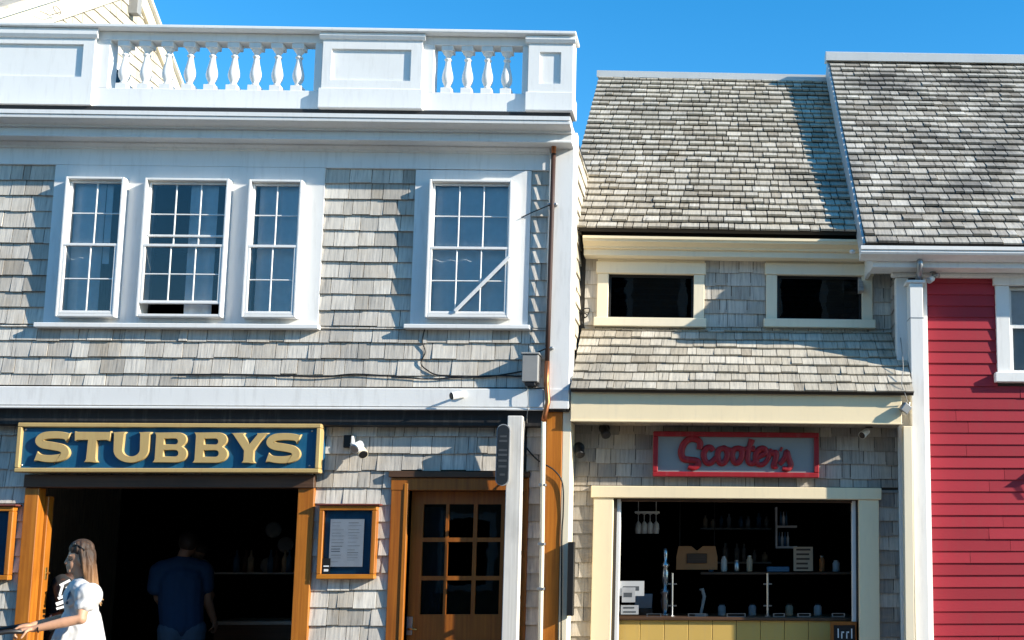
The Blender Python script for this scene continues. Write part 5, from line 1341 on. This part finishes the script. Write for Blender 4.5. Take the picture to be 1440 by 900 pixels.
# white print: short bold strokes lying on the shirt sleeve and flank
for (x0, y0, x1, y1, w_) in ((79, 822, 92, 815, .02), (83, 821, 80, 836, .018), (88, 824, 93, 830, .02), (78, 840, 92, 834, .024), (76, 848, 92, 842, .03), (77, 854, 91, 850, .02)):
    dyv = -.318
    a_, b2 = V(x0, y0, dyv), V(x1, y1, dyv); m = MB(); d = (b2 - a_).normalized(); nn = Vector((-d.z, 0, d.x)) * w_ / 2
    m.poly([a_ - nn, b2 - nn, b2 + nn, a_ + nn], (0, .02, 0)); m.build('shirt_print', 'paper', VO)
m = MB(); m.sm = True; p = V(72, 867, -.14); m.tube([p + UX * .022, p - UX * .022], .036, 14); m.build('wristwatch', 'steel', VO)

# ---- stroller
ST = thing('stroller', (XW0, YW0, 0), 'black stroller with curved push handle held by the person in white', 'stroller', rot=(0, 0, WROT))
hx = W(46, 882).x; hz = W(46, 882).z - .012
m = MB(); m.sm = True
m.tube(bez([Vector((hx - .62, -1.58, hz - .22)), Vector((hx - .45, -1.6, hz - .10)), Vector((hx - .16, -1.6, hz + .0)), Vector((hx - .02, -1.57, hz + .005)), Vector((hx - .005, -1.5, hz)), Vector((hx, -1.1, hz)), Vector((hx - .005, -.72, hz)), Vector((hx - .05, -.66, hz)), Vector((hx - .3, -.65, hz - .06)), Vector((hx - .62, -.66, hz - .22))], 5), .016, 10); hb = m.build('push_handle', 'black_plastic', ST)
m = MB(); m.sm = True
for yy in (-1.56, -.68):
    m.tube([Vector((hx - .6, yy, hz - .2)), Vector((hx - .75, yy, .55)), Vector((hx - 1.15, yy, .16))], .013, 8); m.tube([Vector((hx - .72, yy, .6)), Vector((hx - .35, yy, .16))], .013, 8)
m.tube([Vector((hx - .35, -1.58, .16)), Vector((hx - .35, -.66, .16))], .01, 8); m.tube([Vector((hx - 1.15, -1.58, .16)), Vector((hx - 1.15, -.66, .16))], .01, 8)
m.build('frame', 'zinc', ST)
for xx, rr in ((hx - .35, .16), (hx - 1.15, .16)):
    for yy in (-1.6, -.64):
        m = MB(); m.sm = True; m.tube([Vector((xx + (rr - .022) * math.cos(a), yy, .16 + (rr - .022) * math.sin(a))) for a in [i * math.pi / 12 for i in range(25)]], .022, 8, False); w_ = m.build('wheel', 'black', ST)
        m = MB()
        for i in range(8): m.tube([Vector((xx, yy, .16)), Vector((xx + .13 * math.cos(i * .785), yy, .16 + .13 * math.sin(i * .785)))], .005, 6)
        m.build('spoke', 'zinc', w_)
m = MB(); n = 14
for j in range(2):
    for i in range(n + 1):
        a = R(10 + 150 * i / n); r_ = .34 + (.012 if i % 3 == 0 else 0)
        m.v.append(Vector((hx - .85 - r_ * math.cos(a) * -1, (-1.52, -.72)[j], .62 + r_ * math.sin(a) * 1.0)))
for i in range(n): m.f.append((i, i + 1, n + 2 + i, n + 1 + i))
m.f.append(tuple(range(n + 1))); m.f.append(tuple(range(2 * n + 1, n, -1)))
m.build('canopy', 'black', ST)
m = MB(); m.box(hx - 1.1, hx - .6, -1.5, -.74, .38, .46, .03); m.box(hx - .66, hx - .58, -1.5, -.74, .40, .95, .03); m.build('seat', 'charcoal_shirt', ST)

# ---- man in the doorway, seen from behind
YM0 = 1.4
def Mn(px, py, dy=0):
    return Vector((XM0 + (px - 254) / 155, YM0 + dy, Z(254, py, YM0)))
XM0 = X(254, 850, YM0); MROT = math.atan2(-XM0, YM0 - CAM.y)
MO = thing('person', (XM0, YM0, 0), 'person in dark blue t-shirt and jeans standing inside the dark doorway', 'person', rot=(0, 0, MROT))
m = MB()
m.ellipsoid(Mn(259, 764, .03), (.078, .098, .112), 14, 10); m.ellipsoid(Mn(262, 772, .09), (.055, .05, .06)); limb(m, [Mn(255, 778), Mn(253, 788)], [.058, .062])
m.ellipsoid(Mn(249, 767), (.008, .02, .03)); m.ellipsoid(Mn(270, 767), (.008, .02, .03))
limb(m, [Mn(230, 801), Mn(253, 797), Mn(277, 801)], [.06, .075, .06]); limb(m, [Mn(253, 815), Mn(255, 850), Mn(258, 885)], [.115, .11, .11])
for s_, e_, w_ in ((-1, (224, 840, .08), (236, 862, .30)), (1, (290, 845, .05), (301, 874, .15))):
    S0 = Mn(253 + 31 * s_, 802); E, Wr = Mn(*e_), Mn(*w_)
    limb(m, [S0, (S0 + E) / 2, E, Wr], [.062, .056, .048, .033]); hand(m, Wr, (Wr - E), (-s_, .3, 0), -s_, .19)
    hip = Mn(258 + 13 * s_, 890); kn = Vector((hip.x + .01 * s_, YM0 + .03, .5)); an = Vector((hip.x + .02 * s_, YM0, .09))
    limb(m, [hip, (hip + kn) / 2, kn, an], [.115, .095, .065, .045]); limb(m, [an - UZ * .04 - Vector((0, .04, 0)), an - UZ * .045 + Vector((0, .15, 0))], [.04, .035])
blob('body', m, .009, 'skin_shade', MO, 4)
m = MB(); limb(m, [Mn(226, 800), Mn(253, 794), Mn(281, 800)], [.085, .10, .085]); limb(m, [Mn(243, 815), Mn(244, 850), Mn(248, 880)], [.14, .135, .135]); limb(m, [Mn(264, 815), Mn(265, 850), Mn(267, 880)], [.14, .135, .135]); limb(m, [Mn(254, 812), Mn(255, 850), Mn(258, 880)], [.145, .14, .14])
for s_ in (-1, 1): limb(m, [Mn(253 + 31 * s_, 803), Mn(253 + 34 * s_, 826, .03)], [.085, .078])
blob('t_shirt', m, .011, 'blue_shirt', MO, 4)
m = MB()
for s_ in (-1, 1):
    hip = Mn(258 + 13 * s_, 886); kn = Vector((hip.x + .01 * s_, YM0 + .03, .5)); an = Vector((hip.x + .02 * s_, YM0, .10)); limb(m, [hip, (hip + kn) / 2, kn, an], [.135, .115, .09, .075])
blob('jeans', m, .011, 'denim', MO, 3)
m = MB(); m.ellipsoid(Mn(259, 761.5, .015), (.088, .105, .108), 14, 10); blob('hair', m, .009, 'dark_hair', MO, 3)

# child carried on the man's right arm
CH = thing('person', (XM0 + .25, YM0 + .2, Mn(284, 850).z), 'small child in pale top carried on the shoulder of the person in dark blue', 'person', rot=None)
def Ch(px, py, dy=.2):
    c, sn = math.cos(MROT), math.sin(MROT); v = Mn(px, py, dy) - Vector((XM0, YM0, 0))
    return Vector((XM0 + c * v.x - sn * v.y, YM0 + sn * v.x + c * v.y, v.z))
m = MB(); m.ellipsoid(Ch(274, 776), (.070, .075, .085)); limb(m, [Ch(276, 786), Ch(279, 794)], [.035, .04]); limb(m, [Ch(281, 800), Ch(284, 822)], [.065, .075])
for dy in (.12, .28):
    limb(m, [Ch(288, 798, dy), Ch(294, 808, dy - .05), Ch(284, 812, dy - .12)], [.03, .026, .02]); hand(m, Ch(284, 812, dy - .12), (-1, -.3, 0), (0, -1, 0), 1, .09)
    limb(m, [Ch(286, 826, dy), Ch(294, 838, dy), Ch(292, 856, dy)], [.05, .042, .03]); limb(m, [Ch(292, 857, dy), Ch(296, 859, dy)], [.025, .02])
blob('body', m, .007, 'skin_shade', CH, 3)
m = MB(); limb(m, [Ch(281, 798), Ch(284, 824)], [.078, .088])
for dy in (.12, .28): limb(m, [Ch(288, 798, dy), Ch(293, 806, dy - .03)], [.042, .038])
blob('top', m, .008, 'grey_paint', CH, 3)
m = MB(); m.ellipsoid(Ch(275, 772), (.077, .082, .075)); blob('hair', m, .008, 'dark_hair', CH, 2)

# ---- more stock inside the shop
rg = random.Random(31)
def jar(name, label, x, Y, z, r, h, mat, lidmat, cat):
    t = thing(name, (x, Y, z), label, cat)
    m = MB(); m.sm = True; m.lathe([(.0, 0), (r * .9, 0), (r, h * .08), (r, h * .75), (r * .7, h * .85), (r * .7, h * .9), (.0, h * .9)], (x, Y, z), 12); m.build('vessel', mat, t)
    m = MB(); m.lathe([(r * .74, h * .9), (r * .74, h), (.0, h)], (x, Y, z), 12); m.build('lid', lidmat, t)
zsh = P(1100, 804, .97).z
for k, (x, mt, lab) in enumerate(((1000, 'bottle_blue', 'blue lidded jar at the left end of the dark back shelf'), (1018, 'lime_wall', 'cream lidded jar left of the small steel one on the dark back shelf'), (1036, 'steel', 'small steel canister on the dark back shelf'), (1054, 'paper_tan', 'tan lidded jar beside the steel canister on the dark back shelf'), (1156, 'orange_box', 'orange brown jar right of the tan poster on the dark back shelf'), (1176, 'grey_paint', 'grey jar at the right end of the dark back shelf'))):
    q = P(x, 800, 1.05); jar('jar', lab, q.x, 1.05, zsh, rg.uniform(.025, .04), rg.uniform(.10, .17), mt, 'steel', 'jar')
YR = 2.2
for y, lab in ((742, 'upper wall shelf of glasses at the back of the shop'), (790, 'lower wall shelf of glasses at the back of the shop')):
    a_, b2 = P(985, y, YR), P(1085, y, YR); t = thing('glass_shelf', (a_.x, YR, a_.z), lab, 'shelf')
    m = MB(); m.box(a_.x, b2.x, YR, YR + .2, a_.z - .02, a_.z, .003); m.build('board', 'grey_box', t)
    x = a_.x + .05
    while x < b2.x - .05:
        r = rg.uniform(.018, .03); h = rg.uniform(.08, .2); m = MB(); m.sm = True; m.lathe([(.0, 0), (r, 0), (r * 1.1, h * .7), (r * .5, h * .8), (r * .5, h), (.0, h)], (x, YR + .08, a_.z), 8); m.build('glass', rg.choice(('paper_dim', 'bottle_blue', 'grey_box', 'paper_tan')), t)
        x += rg.uniform(.07, .13)
# stemware rack hanging at the upper left
a_, b2 = P(893, 722, .9), P(927, 722, .9); t = thing('stemware_rack', (a_.x, .9, a_.z), 'hanging rack of upside down glasses at the upper left of the shop', 'rack')
m = MB(); m.box(a_.x, b2.x, .85, 1.0, a_.z, a_.z + .02, .003); m.tube([(a_.x + .03, .92, a_.z), (a_.x + .03, .92, zf0 + .02)], .005, 6); m.tube([(b2.x - .03, .92, a_.z), (b2.x - .03, .92, zf0 + .02)], .005, 6); m.build('rail', 'grey_paint', t)
for k in range(4):
    x = a_.x + .03 + k * (b2.x - a_.x - .06) / 3; m = MB(); m.sm = True; m.lathe([(.03, 0), (.004, -.012), (.004, -.07), (.028, -.1), (.032, -.15), (.026, -.19), (.0, -.19)], (x, .92, a_.z), 10); m.build('glass', 'paper_dim', t)
# napkin pile, cups and a till on the counter
zc_ = Z(1035, 872.5, YK) + .026
for k, (x, Y, mt, lab) in enumerate(((1015, .78, 'paper_dim', 'white paper cup beside the tan tap'), (1058, .8, 'paper_dim', 'white paper cup left of the second steel rod'), (1110, .8, 'paper_tan', 'tan paper cup under the poster'), (1150, .78, 'grey_paint', 'grey cup near the right end of the counter'))):
    q = P(x, 860, Y); jar('paper_cup', lab, q.x, Y, zc_, .036, .11, mt, 'black_plastic', 'cup')
a_ = P(906, 868, .8); t = thing('till', (a_.x, .8, zc_), 'small dark till with tilted screen at the left of the counter', 'till')
m = MB(); m.box(a_.x - .1, a_.x + .08, .75, .95, zc_ - .001, zc_ + .07, .006); m.build('base', 'slate', t)
m = MB(); m.poly([(a_.x - .09, .80, zc_ + .071), (a_.x + .07, .80, zc_ + .071), (a_.x + .07, .87, zc_ + .2), (a_.x - .09, .87, zc_ + .2)], (0, .02, 0)); m.build('screen', 'slate_edge', t)

# things of one kind carry one group phrase
GROUPS = {'jar': 'jars on the back shelf', 'glass_shelf': 'wall shelves of glasses', 'paper_cup': 'cups on the shop counter', 'curtain': 'curtains behind the panes', 'wire': 'wires on the house fronts', 'steel_tray': 'steel trays on the shop counter', 'notice': 'notices in the shop window',
          'wall_spotlight': 'black spotlights on the shop wall', 'wall_plate': 'plates on the back wall', 'menu_case': 'menu cases beside the doorway', 'person': 'people at the wide doorway',
          'house_across_street': 'houses across the street', 'glass_screen_post': 'steel rods on the shop counter'}
for o in list(scene.objects):
    k = o.name.split('.')[0]
    if o.parent is None and k in GROUPS: o['group'] = GROUPS[k]
